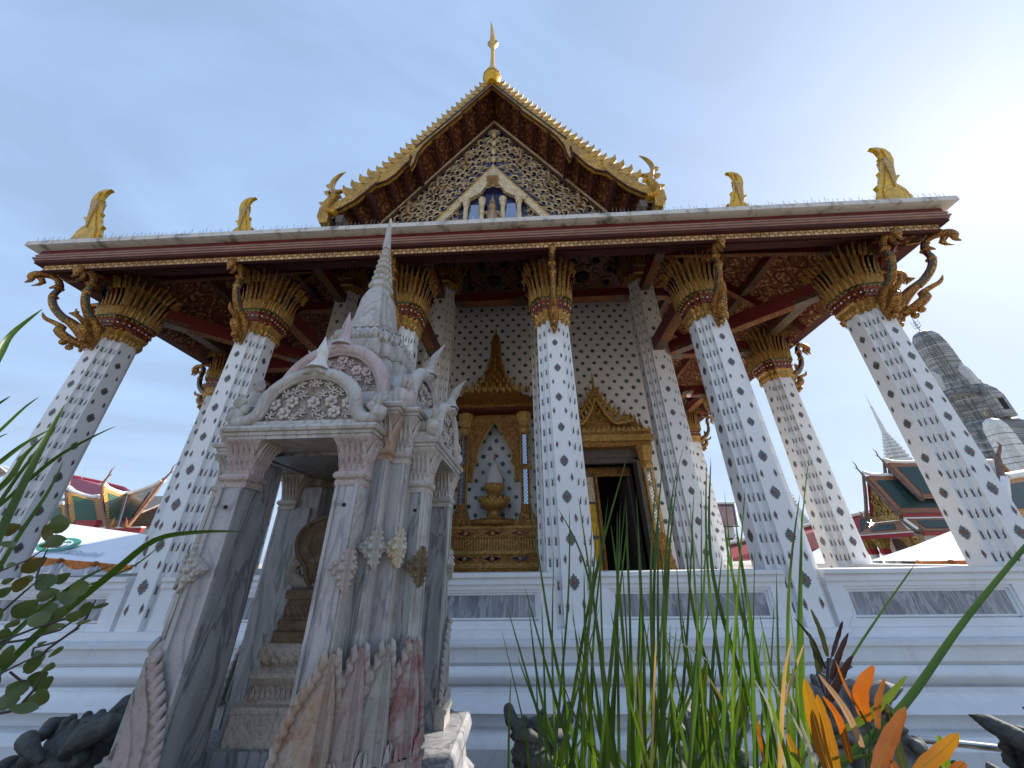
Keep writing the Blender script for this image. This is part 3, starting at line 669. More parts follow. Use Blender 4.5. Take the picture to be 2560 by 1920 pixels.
# ---- porch wall with ceramic flowers, and the body of the hall behind it
YW = 4.5
DX, DH, DT = 3.0, .95, 2.42
wall = MB()
for x0, x1, z0, z1 in ((-4.75, -DX-DH, -.8, 8.72), (-DX+DH, DX-DH, -.8, 8.72), (DX+DH, 4.75, -.8, 8.72), (-DX-DH, -DX+DH, DT, 8.72), (DX-DH, DX+DH, DT, 8.72)):
    wall.box(x0, x1, YW, YW+.25, z0, z1, 'white_plaster')
for q in (-1, 1): wall.box(q*4.62-.12, q*4.62+.12, YW+.26, 22, -.8, 8.72, 'white_plaster')
row = 0; z = -.55
while z < 8.6:
    x = -4.55+(.19 if row % 2 else 0)
    while x < 4.6:
        if not (abs(abs(x)-DX) < DH+.1 and z < DT+.1):
            ph = rnd.random()*6; s_ = .085*rnd.uniform(.85, 1.1)
            sh_ = [((1 if i % 2 else .62)*math.cos(ph+i*math.pi/8)*rnd.uniform(.8, 1.1), (1 if i % 2 else .62)*math.sin(ph+i*math.pi/8)*rnd.uniform(.8, 1.1)) for i in range(16)]
            motif(wall, (x, YW, z), (1, 0, 0), (0, 0, 1), (0, -1, 0), s_, sh_, 'ceramic_teal' if (row+int(x*9)) % 3 else 'ceramic_leaf', 1, .22 if rnd.random() < .5 else 0)
        x += .38
    z += .235; row += 1
wall.build('porch_wall', hall)
# ---- gable roof
def bargeline(r):                                   # outer roof edge, slightly hollow
    return [(x*r, z) for x, z in ((0, 17.2), (1.2, 15.28), (2.5, 13.28), (3.7, 11.55), (4.6, 10.45), (5.15, 9.85))]
YG = 1.4446
roof = MB()
for q in (-1, 1):
    L = bargeline(q)
    for (a, b), (c, d) in zip(L[:-1], L[1:]):
        roof.add([(a, YG+.06, b), (c, YG+.06, d), (c, 22, d), (a, 22, b)], [(0, 1, 2, 3)[::-q]], 'green_tile')
        roof.add([(a*.985, YG+.06, b-.16), (c*.985, YG+.06, d-.16), (c*.985, 22, d-.16), (a*.985, 22, b-.16)], [(0, 1, 2, 3)[::q]], 'stencil_gable')
gable_roof = roof.build('gable_roof', hall)
rib = MB()                                          # purlins under the overhang
for q in (-1, 1):
    for x, z in ((.55, 16.05), (1.05, 15.25), (1.55, 14.48), (2.05, 13.68), (2.62, 12.80), (3.05, 12.18), (3.45, 11.62), (3.95, 10.95), (4.4, 10.42), (4.8, 9.98)):
        big = x in (2.62, 3.95)
        rib = MB(); rib.cbox((q*x, 2.1, z-.22-(.07 if big else 0)), (.13 if big else .09, 1.3, .30 if big else .18), 'dark_red'); rib.build('gable_purlin', gable_roof)
pass
barge = {}
for q in (-1, 1):
    mb = MB()
    up1 = [(0, 17.05), (1.2, 15.14), (2.2, 13.62), (2.62, 12.98)]
    lo1 = [(2.72, 12.42), (2.72, 11.85), (2.64, 11.70), (2.56, 11.98), (2.50, 12.50), (2.32, 12.98), (2.06, 13.42), (1.45, 14.32), (1.12, 14.80), (1.10, 14.92), (.55, 15.82), (.02, 16.66)]
    mb.prism([(q*x, z) for x, z in up1+lo1], YG-.06, YG+.06, 'barge_gold')
    up2 = [(2.55, 13.08), (3.1, 12.30), (3.72, 11.42), (3.72, 11.0), (3.38, 11.16), (3.12, 11.48), (2.90, 11.92), (2.66, 12.30)]
    mb.prism([(q*x, z) for x, z in up2], YG-.03, YG+.09, 'barge_gold')
    up3 = [(3.66, 11.50), (4.05, 11.05), (4.6, 10.45), (5.0, 10.10), (5.05, 9.66), (4.62, 9.88), (4.28, 10.18), (3.98, 10.58), (3.70, 11.02)]
    mb.prism([(q*x, z) for x, z in up3], YG-.06, YG+.06, 'barge_gold')
    L = [(x, z) for x, z in bargeline(1)]
    # row of leaf crockets
    acc = []
    for (a, b), (c, d) in zip(L[:-1], L[1:]):
        n = max(2, int(math.hypot(c-a, d-b)/.29))
        for i in range(n): acc.append((a+(c-a)*i/n, b+(d-b)*i/n, math.atan2(d-b, c-a)))
    for i, (x, z, an) in enumerate(acc[1:-2]):
        g = 1.0 if x < 3.6 else 1.35
        ca, sa = math.cos(an), math.sin(an)
        sh_ = [(-.02, -.10), (.17, -.10), (.22, .12), (.17, .28), (.0, .43), (.03, .28), (-.04, .12)]
        mb.prism([(q*(x+g*(u*ca-v*sa)), z+g*(u*sa+v*ca)) for u, v in sh_], YG-.035, YG+.035, 'barge_gold')
    for L2, yy in ((lo1, YG-.07), (up2[3:], YG-.04), (up3[4:], YG-.07)): mb.tube([(q*x, yy, z) for x, z in L2], .035, 'dark_red', 5, up=Vector((0, 1, 0)))
    mb.tube([(q*x, YG-.07, z-.10) for x, z in up1], .03, 'dark_green_tile', 5, up=Vector((0, 1, 0)))
    mb.build('bargeboard', gable_roof)
    wd = MB()
    wd.box(min(q*4.95, q*5.28), max(q*4.95, q*5.28), YG-.02, 2.6, 9.42, 9.62, 'old_wood'); wd.box(min(q*4.55, q*4.75), max(q*4.55, q*4.75), YG+.0, 2.6, 9.36, 9.66, 'old_wood')
    wd.build('rafter_end', gable_roof)
HH = [(398, 485), (410, 458), (440, 422), (490, 392), (478, 372), (455, 352), (470, 348), (482, 352), (484, 300), (478, 262), (490, 226), (520, 200), (570, 187), (620, 189), (585, 202), (562, 228), (551, 250), (570, 249), (553, 266), (555, 300), (561, 322), (587, 328), (577, 345), (586, 380), (600, 402), (619, 404), (601, 420), (607, 450), (598, 485)]
HI = [(430, 485), (455, 445), (505, 405), (497, 372), (503, 300), (497, 260), (510, 228), (550, 205), (530, 250), (535, 310), (555, 350), (565, 395), (580, 430), (575, 485)]
def finial_mesh(flip, h, sh_=.36):
    mb = MB(); f = lambda P: [(flip*((x-505)/300*h*.54-sh_*(485-y)/300*h), (485-y)/300*h) for x, y in P]
    mb.prism(f(HH), -.022*h, .022*h, 'gold_tile'); mb.prism(f(HI), -.036*h, .036*h, 'gold_tile')
    mb.prism(f([(x+8, 485-(485-y)*.82) for x, y in HI[2:8]]), -.048*h, .048*h, 'gold_mosaic')
    return mb
for flip, q in ((1, -1), (-1, 1)):
    finial_mesh(flip, 1.70).build('roof_finial', hall, (q*8.10, -.95, 6.0)); finial_mesh(flip, 1.75, .25).build('roof_finial', hall, (q*6.45, .5, 7.55))
    # gable-foot naga finial turning up at the end of the bargeboard
    mb = MB(); g = smoothpath([(4.75, 9.70, .16), (5.0, 9.75, .20), (5.12, 9.95, .22), (5.05, 10.25, .20), (4.98, 10.5, .17), (5.10, 10.78, .15), (5.20, 11.1, .12), (5.16, 11.4, .09), (5.02, 11.65, .05), (4.88, 11.78, .008)], 4)
    mb.tube([(q*x, YG-.02, z) for x, z, _ in g], [r for *_, r in g], 'barge_gold', 8, flat=.5, up=Vector((0, 1, 0)))
    for a, b, c in (((5.22, 10.95), (5.38, 11.05), (5.2, 11.15)), ((5.1, 10.35), (4.78, 10.52), (5.0, 10.55)), ((5.0, 10.62), (4.80, 10.78), (5.04, 10.80)), ((5.2, 10.6), (5.38, 10.72), (5.2, 10.8)), ((5.2, 10.0), (5.42, 10.2), (5.22, 10.25)), ((5.02, 9.55), (5.10, 9.20), (5.28, 9.75))):
        mb.prism([(q*x, z) for x, z in (a, b, c)], YG-.08, YG+.04, 'barge_gold')
    mb.prism([(q*x, z) for x, z in ((4.92, 9.25), (5.15, 9.2), (5.3, 9.5), (5.3, 9.95), (5.0, 9.9))], YG-.11, YG+.05, 'barge_gold')
    mb.build('gable_finial', gable_roof)
# apex finial (tall, slender, bulbous foot)
mb = MB()
ch = smoothpath([(0, 16.85, .20), (0, 17.05, .31), (0, 17.3, .36), (0, 17.55, .30), (0, 17.9, .16), (0, 18.6, .095), (0, 19.5, .085), (0, 20.0, .11), (0, 20.4, .14), (-.01, 20.75, .13), (-.04, 21.4, .09), (-.08, 22.0, .055), (-.13, 22.55, .012)], 3)
mb.tube([(x, YG-.05, z) for x, z, _ in ch], [r for *_, r in ch], 'gold_tile', 10)
mb.tier(circ(10), [(.37, 17.22), (.38, 17.27), (.37, 17.32)], 'gold_mosaic', lean=lambda z: (0, YG-.05)); 
for q in (-1, 1): mb.prism([(q*.08, 19.9), (q*.24, 20.3), (q*.10, 20.6)], YG-.1, YG, 'gold_mosaic')
for o_ in mb.v: pass
mb.build('apex_finial', gable_roof)
# ---- pediment
PY = 2.567
def tri(s_, z0, apex, slope): return [(-(apex-z0)/slope*s_, z0), ((apex-z0)/slope*s_, z0), (0, apex)]
SL = 1.50; ZP = 9.3
mb = MB()
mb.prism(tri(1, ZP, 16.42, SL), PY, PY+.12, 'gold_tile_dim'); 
mb.build('gable_wall', gable_roof)
ped = MB(); ped.prism(tri(1, ZP, 16.05, SL), PY-.05, PY-.004, 'blue_glass'); pedo = ped.build('pediment', hall)
fr = MB()
for q in (-1, 1):
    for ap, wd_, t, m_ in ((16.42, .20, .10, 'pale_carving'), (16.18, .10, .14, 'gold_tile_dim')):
        a, b = (0, ap), (q*(ap-ZP)/SL, ZP); fr.prism([a, b, (b[0]-q*wd_/SL*1.6, ZP), (0, ap-wd_*1.6)][::q], PY-t, PY-.052, m_)
    ap = 13.28; a, b = (0, ap), (q*(ap-ZP)/SL, ZP); fr.prism([a, b, (b[0]-q*.28, ZP), (0, ap-.42)][::q], PY-.16, PY-.052, 'pale_carving')
    fr.prism([(0, ap+.05), (b[0]+q*.04, ZP), (b[0], ZP), (0, ap)][::q], PY-.18, PY-.052, 'gold_tile')
fr.build('frame', pedo)
def flame(mb, x, z, ang, s_, mat, y0, side=1):
    """one curling flame-leaf scroll in relief"""
    ca, sa = math.cos(ang), math.sin(ang)
    def T(u, v): u *= side; return (x+s_*(u*ca-v*sa), z+s_*(u*sa+v*ca))
    sp = []
    for i in range(15):
        t = i/14; a = -0.6+t*5.2; r = .62*(1-t)**.75+.05
        sp.append((r*math.cos(a)*.62, r*math.sin(a)*.62+.1, .085*(1-.6*t)))
    mb.tube([(T(u, v)[0], y0-.03, T(u, v)[1]) for u, v, _ in sp], [q*s_ for *_, q in sp], mat, 5, flat=1)
    for i in (0, 2, 4, 6, 8):
        u, v, q = sp[i]; a = math.atan2(v-.1, u); tip = (u+.72*math.cos(a+.75), v+.72*math.sin(a+.75)+.12)
        p = [T(u-.20*math.sin(a), v+.20*math.cos(a)), T(*tip), T(u+.22*math.sin(a), v-.22*math.cos(a))]
        c = T(u*1.12, v*1.12)
        vs = [(a_, y0, b_) for a_, b_ in p]+[(c[0], y0-.11*s_, c[1])]
        mb.add(vs, [(0, 1, 3), (1, 2, 3), (2, 0, 3), (0, 2, 1), (3, 1, 0), (3, 2, 1), (3, 0, 2)], mat)
rel = MB(); r2 = random.Random(3)
pts = []
for tr_ in range(2600):
    x = r2.uniform(.05, 4.6); z = r2.uniform(ZP, 15.9)
    if x > (15.75-z)/SL-.05: continue
    inner = x < (13.28-z)/SL+.22
    if inner and x > (13.28-z)/SL-.42: continue
    if inner and x < 1.22 and z < 12.2: continue
    s_ = .30 if not inner else .24
    if any(math.hypot(x-a, z-b) < (s_+c)*.40 for a, b, c in pts): continue
    pts.append((x, z, s_))
for x, z, s_ in pts:
    an = r2.uniform(-.5, .6)
    for q in (-1, 1): flame(rel, q*x, z, q*an, s_*1.25, 'pale_carving', PY-.055, q)
for z in (15.35, 14.8, 14.25, 13.75): rel.ball((0, PY-.1, z), .14, 'pale_carving', 8, 6, (.8, .6, 1.3))
def figure(mb, x, z, s_, arm=1):
    """small carved dancing figure"""
    y = PY-.14; P = lambda u, v: (x+u*s_, y, z+v*s_)
    mb.tube([P(0, .0), P(0, .25), P(0, .5), P(0, .62)], [.14*s_, .10*s_, .15*s_, .05*s_], 'gold_carved_pale', 7)
    mb.ball(P(0, .74), .105*s_, 'gold_carved_pale', 8, 6); mb.tube([P(0, .8), P(0, .95), P(0, 1.2)], [.11*s_, .06*s_, .01*s_], 'gold_carved_pale', 6)
    for q in (-1, 1):
        mb.tube([P(q*.12, .55), P(q*.34, .45), P(q*.40, .75 if q == arm else .25)], [.05*s_, .045*s_, .03*s_], 'gold_carved_pale', 6)
        mb.tube([P(q*.08, .05), P(q*.30, -.15), P(q*.12, -.50)], [.09*s_, .08*s_, .04*s_], 'gold_carved_pale', 6)
gold('gold_carved_pale', (0.55, 0.36, 0.20), (0.75, 0.55, 0.34), (0.16, 0.08, 0.04), 40, 0.4, 0.3, 0.012, 0.12)
for q in (-1, 1):
    for x, z, s_ in ((1.05, 13.55, .62), (2.05, 12.15, .66), (3.0, 10.85, .72)): figure(rel, q*x, z, s_, -q)
rel.build('relief', pedo, label='cream and gold flame scroll carving with small dancing figures')
ni = MB()                                            # the little pavilion in the middle of the pediment
for q in (-1, 1):
    ni.box(q*.60-.30, q*.60+.30, PY-.09, PY-.056, 9.4, 11.2, 'mirror_lattice')
    for x in (.36, .92): ni.tier(redent(.5, 2), [(.10, 9.4), (.08, 9.6), (.07, 10.9), (.11, 11.1), (.13, 11.3)], 'pale_carving', lean=lambda z, x=x, q=q: (q*x, PY-.20))
    for x, z, s_ in ((.64, 11.62, .34), (1.05, 11.35, .26), (.35, 11.95, .30)): flame(ni, q*x, z, q*.2, s_, 'pale_carving', PY-.16, q)
    ni.prism([(q*.05, 12.5), (q*.45, 11.7), (q*1.15, 11.2), (q*1.2, 11.45), (q*.6, 12.1), (q*.05, 13.05)][::q], PY-.20, PY-.06, 'pale_carving')
ni.tier(SQ, [(.22, 12.3), (.12, 12.6), (.07, 12.9), (.01, 13.35)], 'pale_carving', lean=lambda z: (0, PY-.2))
ni.build('niche', pedo)
fg = MB()
P = lambda u, v, d=0: (u, PY-.22-d, 9.75+v)
fg.tube([P(0, 0), P(0, .35), P(0, .75), P(0, .95)], [.22, .15, .22, .07], 'gold_carved_pale', 8); fg.ball(P(0, 1.10), .15, 'gold_carved_pale', 10, 8)
fg.tube([P(0, 1.2), P(0, 1.42), P(0, 1.75)], [.16, .08, .01], 'gold_carved_pale', 7)
fg.tube([P(-.18, .85), P(-.42, .75), P(-.46, 1.15)], [.07, .06, .04], 'gold_carved_pale', 6); fg.tube([P(.18, .85), P(.36, .55), P(.12, .40, .1)], [.07, .06, .04], 'gold_carved_pale', 6)
fg.tube([P(-.12, .05), P(-.36, -.02, .12), P(-.05, -.35, .1)], [.12, .11, .06], 'gold_carved_pale', 6); fg.tube([P(.12, .05), P(.38, .0, .1), P(.30, -.42, .05)], [.12, .10, .06], 'gold_carved_pale', 6)
fg.build('seated_figure', pedo)
# ---- doors of the porch wall
def doorway(cx_):
    mb = MB(); Y0, Y1 = 4.08, 5.7
    for q in (-1, 1):                                   # thick jambs, dark weathered wood inside
        a, b = cx_+q*DH, cx_+q*(DH+.10)
        mb.box(min(a, b), max(a, b), Y0, Y1, -.8, DT, 'old_wood')
        mb.box(min(cx_+q*(DH+.1), cx_+q*(DH+.42)), max(cx_+q*(DH+.1), cx_+q*(DH+.42)), Y0+.02, YW, -.8, DT+.4, 'gold_carved')
        for xx in (DH+.17, DH+.34): 
            mb.tier(circ(8), [(.045, .55), (.045, 2.3)], 'gold_mosaic', lean=lambda z, xx=xx, q=q: (cx_+q*xx, Y0-.02))
        mb.box(min(cx_+q*(DH+.20), cx_+q*(DH+.31)), max(cx_+q*(DH+.20), cx_+q*(DH+.31)), Y0-.03, Y0+.02, .55, 2.25, 'mirror_lattice')
        mb.tier(redent(.5, 2), [(.30, -.8), (.30, -.55), (.27, -.5), (.27, -.25), (.24, -.2), (.20, .1), (.22, .14), (.17, .35), (.19, .42), (.13, .56)], 'gold_carved', lean=lambda z, q=q: (cx_+q*(DH+.26), Y0+.06))
        mb.tier(redent(.5, 2), [(.13, 2.2), (.17, 2.28), (.15, 2.4), (.22, 2.75), (.24, 2.8)], 'gold_mosaic', lean=lambda z, q=q: (cx_+q*(DH+.26), Y0+.06))
    mb.box(cx_-DH, cx_+DH, Y0+.25, Y1, DT, DT+.14, 'old_wood'); mb.box(cx_-DH-.09, cx_+DH+.09, Y0+.2, YW-.005, DT+.14, 2.80, 'old_wood'); mb.box(cx_-DH, cx_+DH, Y0+.9, Y0+1.0, 2.18, DT, 'gold_carved')
    mb.box(cx_-DH-.46, cx_+DH+.46, Y0-.10, YW, 2.80, 2.95, 'gold_carved'); mb.box(cx_-DH-.55, cx_+DH+.55, Y0-.18, YW, 2.95, 3.12, 'gold_mosaic'); mb.box(cx_-DH-.50, cx_+DH+.50, Y0-.14, YW, 3.12, 3.22, 'gold_carved')
    mb.box(cx_-.95, cx_+.95, Y0-.05, YW, 3.22, 3.50, 'gold_carved')
    for i in range(21):
        x = cx_-1.4+i*.14; mb.prism(leafish(x, 3.21, .06, .16), Y0-.17, Y0-.12, 'gold_mosaic')
    f = mb.build('door_frame', hall)
    p = MB(); 
    p.prism([(cx_-.62, 3.5), (cx_+.62, 3.5), (cx_, 4.30)], Y0-.06, YW, 'gold_carved')
    for q in (-1, 1):
        for k, (hw, bz, tz, t) in enumerate(((.92, 3.5, 4.55, .14), (.72, 3.5, 4.3, .19))):
            pts_ = smoothpath([(0, tz), (hw*.25, tz-.42), (hw*.62, tz-.82), (hw, bz)], 3)
            p.tube([(cx_+q*x, Y0-t, z) for x, z in pts_], .06, 'gold_mosaic', 6, up=Vector((0, 1, 0)))
            for x, z in pts_[1:]: p.prism([(cx_+q*(x-.02), z+.02), (cx_+q*(x+.12), z+.24), (cx_+q*(x+.08), z-.02)][::q], Y0-t-.03, Y0-t+.03, 'gold_mosaic')
        for xx, hh in ((.98, .32), (1.08, .42), (1.2, .30)): p.prism(leafish(cx_+q*xx, 3.22 if xx > 1 else 3.4, .05, hh+.1), Y0-.12, Y0-.04, 'gold_carved')
    for i in range(26):
        a = rnd.uniform(-1, 1)*.45; z = 3.58+rnd.random()*(.62-abs(a)*1.25)
        if z > 3.55: p.ball((cx_+a, Y0-.08, z), .05, 'gold_mosaic', 6, 4)
    p.tier(circ(8), [(.12, 4.2), (.10, 4.4), (.06, 4.55), (.07, 4.58), (.03, 4.75), (.045, 4.78), (.008, 5.15)], 'gold_mosaic', lean=lambda z: (cx_, Y0-.12))
    p.build('door_pediment', f)
    for q, an in ((-1, R(27)), (1, R(84))):
        l = MB(); l.box(0, .93, -.03, .03, -.79, 2.17, 'old_wood'); l.box(.05, .80, -.045, -.031, -.7, .45, 'gold_tile'); l.box(.05, .80, -.045, -.031, .55, 1.35, 'gold_tile'); l.box(.05, .80, -.045, -.031, 1.42, 2.1, 'pale_carving')
        l.box(.86, .95, -.07, -.032, -.79, 2.17, 'gold_carved')
        l.build('door_leaf', f, (cx_+q*(DH-.02), Y0+(.30 if q < 0 else 1.02), 0), (0, 0, an if q < 0 else math.pi-an))
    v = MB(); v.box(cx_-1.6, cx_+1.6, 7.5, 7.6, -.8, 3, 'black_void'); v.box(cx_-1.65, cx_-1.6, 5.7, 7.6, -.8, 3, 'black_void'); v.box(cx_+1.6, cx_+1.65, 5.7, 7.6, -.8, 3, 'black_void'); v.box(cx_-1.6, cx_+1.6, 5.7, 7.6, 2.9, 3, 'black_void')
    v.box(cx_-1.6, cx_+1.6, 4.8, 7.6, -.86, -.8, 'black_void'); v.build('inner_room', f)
def leafish(x, z, w_, h_): return [(x-w_, z), (x+w_, z), (x+w_*1.1, z+h_*.4), (x+w_*.4, z+h_*.7), (x, z+h_), (x-w_*.4, z+h_*.7), (x-w_*1.1, z+h_*.4)]
for q in (-1, 1): doorway(q*DX)
# hanging lamp in the right aisle
lp = thing('globe_lamp', 'white globe lamp hanging in the right side aisle between two flowered columns', 'lamp', at(1721, 985, 5.2))
mb = MB(); mb.tube([(0, 0, .2), (0, 0, 3.2)], .008, 'thin_wire', 4); mb.tier(circ(12), [(.02, .24), (.16, .14), (.18, .05), (.15, .04)], 'gold_tile_dim'); mb.build('shade', lp)
mb = MB(); mb.ball((0, 0, -.03), .085, 'bulb_white', 12, 8); mb.build('bulb', lp)

# ---- the golden altar between the two doors, with the covered offering vessel
alt = thing('golden_altar', 'gilded altar with mirror columns and tall tiered spire against the flowered wall', 'altar', (0, 4.0, -.8))
def A(mb, name): return mb.build(name, alt, (0, -4.0, .8))
AY = 4.02; AD = lambda z: (0, AY+.12)
mb = MB(); RP = redent(.72, 2)
def slab(hw, d, z0, z1, m_): mb.box(-hw, hw, AY-d, YW, z0, z1, m_)
slab(1.18, .32, -.8, -.18, 'gold_carved'); slab(1.20, .35, -.18, -.08, 'gold_mosaic'); slab(1.16, .30, -.08, .12, 'gold_carved'); slab(1.18, .33, .12, .20, 'gold_mosaic'); slab(1.05, .22, .20, .48, 'gold_carved'); slab(1.10, .27, .48, .70, 'gold_carved'); slab(1.13, .30, .70, .76, 'gold_mosaic')
for i in range(30): mb.box(-1.03+i*.0703, -1.03+i*.0703+.03, AY-.25, AY-.22, .21, .47, 'gold_mosaic')
for i in range(3):
    for z, m_, k in ((.59, 'red_glass', .28), (.02, 'blue_glass', .31)):
        x = -.68+i*.68; mb.add([(x-.22, AY-k-.001, z), (x, AY-k-.001, z-.07), (x+.22, AY-k-.001, z), (x, AY-k-.001, z+.07)], [(0, 1, 2, 3)], m_); mb.ball((x, AY-k, z), .06, 'gold_mosaic', 8, 5, (1, .4, 1))
for i in range(15): mb.prism(leafish(-1.05+i*.15, .76, .06, .22), AY-.29, AY-.24, 'gold_carved')
A(mb, 'base')
for q in (-1, 1):
    mb = MB(); lean = lambda z, q=q: (q*.86, AY+.02)
    mb.tier(redent(.5, 2), [(.22, .76), (.20, 1.0), (.13, 1.25), (.14, 1.3)], 'gold_carved', lean=lean); mb.tier(redent(.5, 2), [(.115, 1.3), (.105, 3.3)], 'gold_carved', lean=lean)
    mb.box(q*.86-.055, q*.86+.055, AY-.115, AY-.09, 1.3, 3.2, 'mirror_lattice')
    for x in (-.11, .11): mb.tube([(q*.86+x, AY-.10, 1.2), (q*.86+x, AY-.10, 3.3)], .02, 'gold_mosaic', 5)
    mb.tier(circ(10), [(.14, 2.2), (.19, 2.28), (.14, 2.36)], 'gold_mosaic', lean=lean)
    mb.tier(redent(.5, 2), [(.12, 3.25), (.15, 3.4), (.14, 3.5), (.22, 3.88)], 'gold_mosaic', lean=lean)
    for k in range(4): mb.prism(leafish(q*(1.02+.05*k), .74, .05, .42-.08*k), AY-.2+.03*k, AY-.1+.03*k, 'gold_carved')
    A(mb, 'colonette')
mb = MB()
ar = [(-.72, 1.9), (-.60, 1.9), (-.58, 2.3), (-.48, 2.45), (-.52, 2.6), (-.42, 2.9), (-.22, 3.3), (0, 3.62), (.22, 3.3), (.42, 2.9), (.52, 2.6), (.48, 2.45), (.58, 2.3), (.60, 1.9), (.72, 1.9), (.72, 3.85), (-.72, 3.85)]
mb.prism(ar[::-1], AY-.04, AY+.05, 'gold_carved'); mb.tube([(x, AY-.05, z) for x, z in ar[1:14]], .03, 'gold_mosaic', 6, up=Vector((0, 1, 0)))
A(mb, 'arch')
mb = MB(); mb.box(-1.30, 1.30, AY-.42, YW, 3.88, 3.93, 'red_lacquer'); mb.box(-1.36, 1.36, AY-.46, YW, 3.93, 4.02, 'gold_carved')
hw, z, k = 1.30, 4.02, 0
while k < 10:
    h_ = .165 if k < 7 else .2; nx = hw*(.80 if k < 6 else .83)
    mb.tier(redent(.6, 2), [(hw, z), (hw*.97, z+h_*.45), (hw*.87, z+h_*.5), (nx*1.02, z+h_)], 'gold_carved', lean=AD)
    n = max(3, int(hw*2/.17))
    for i in range(n):
        x = -hw*.92+hw*1.84*i/(n-1); mb.prism(leafish(x, z+h_*.4, .035, .20), AY+.12-hw*.95, AY+.16-hw*.95, 'gold_mosaic')
    z += h_; hw = nx; k += 1
mb.tier(circ(10), [(hw*1.1, z), (hw*1.05, z+.35), (hw, z+.7), (hw*.7, z+.95), (hw*.2, z+1.08), (.01, z+1.3)], 'gold_carved', True, lean=AD)
A(mb, 'canopy_spire')
ur = thing('offering_vessel', 'white lotus bud on stacked gilded pedestal bowls inside the golden altar', 'vessel', (0, 4.05, .76))
def U(prof_, m_, name, n=20):
    mb = MB(); mb.tier(circ(n), prof_, m_, True); return mb, name
mb = MB(); mb.tier(circ(20), [(.60, .02), (.66, .08), (.62, .15), (.45, .18), (.2, .20)], 'gold_carved', True); mb.build('cushion', ur)
mb = MB(); mb.tier(circ(16), [(.22, .19), (.15, .28), (.13, .36), (.17, .40), (.24, .44), (.34, .50), (.40, .62), (.38, .68)], 'gold_mosaic', True)
for i in range(18): a = i*math.pi/9; mb.ball((.39*math.cos(a), .39*math.sin(a), .68), .05, 'gold_mosaic', 5, 4, (1, 1, 1.5))
mb.build('tray', ur)
mb = MB(); mb.tier(circ(16), [(.13, .66), (.12, .78), (.18, .84), (.25, .95), (.26, 1.08), (.24, 1.09)], 'gold_mosaic', True)
for i in range(16): a = i*math.pi/8; mb.ball((.255*math.cos(a), .255*math.sin(a), 1.0), .045, 'gold_mosaic', 5, 4, (.6, .6, 1.8))
mb.build('bowl', ur)
mb = MB(); mb.tier(circ(16), [(.24, 1.08), (.25, 1.18), (.22, 1.32), (.15, 1.50), (.09, 1.64), (.03, 1.72)], 'cloth_white', True); mb.tier(circ(8), [(.035, 1.68), (.02, 1.76), (.03, 1.8), (.004, 1.98)], 'gold_mosaic'); mb.build('bud', ur)

# ================================================================ THE MARBLE SHRINE in the foreground
SX, SY = -0.471, -3.0
shr = thing('marble_shrine', 'weathered grey and pink marble shrine with tapering spire and arched pediments before the temple', 'shrine', (SX, SY, -G))
def B(mb, name, parent=None, label=None):
    return mb.build(name, parent if parent else shr, (0, 0, 0) if parent else (0, 0, G), label=label)
FL = -1.0
def cross(L, w, c):            # cruciform outline with stepped corners: arm length, arm half-width, corner block
    q = [(w, -L), (w, -c[1]), (c[0], -c[1]), (c[0], -c[0]), (c[1], -c[0]), (c[1], -w), (L, -w)]
    o = []
    for k in range(4):
        cc, s_ = [(1, 0), (0, 1), (-1, 0), (0, -1)][k]; o += [(x*cc-y*s_, x*s_+y*cc) for x, y in q]
    return o
mb = MB()
pl = cross(.90, .60, (.64, .78))
def ring(e, z): return [(x*(1+e), y*(1+e), z) for x, y in pl]
mb.loft([ring(.05, -1.36), ring(.06, -1.30), ring(.0, -1.24), ring(-.01, -1.16), ring(.02, -1.12), ring(.035, -1.07), ring(.02, -1.02), ring(0, FL)], 'grey_marble')
mb.loft([ring(.20, -2.3), ring(.20, -1.75), ring(.12, -1.68), ring(.10, -1.5), ring(.16, -1.42), ring(.16, -1.36)], 'grey_marble')
B(mb, 'plinth')
def spread(a, b, m_, out_=.012):
    pass
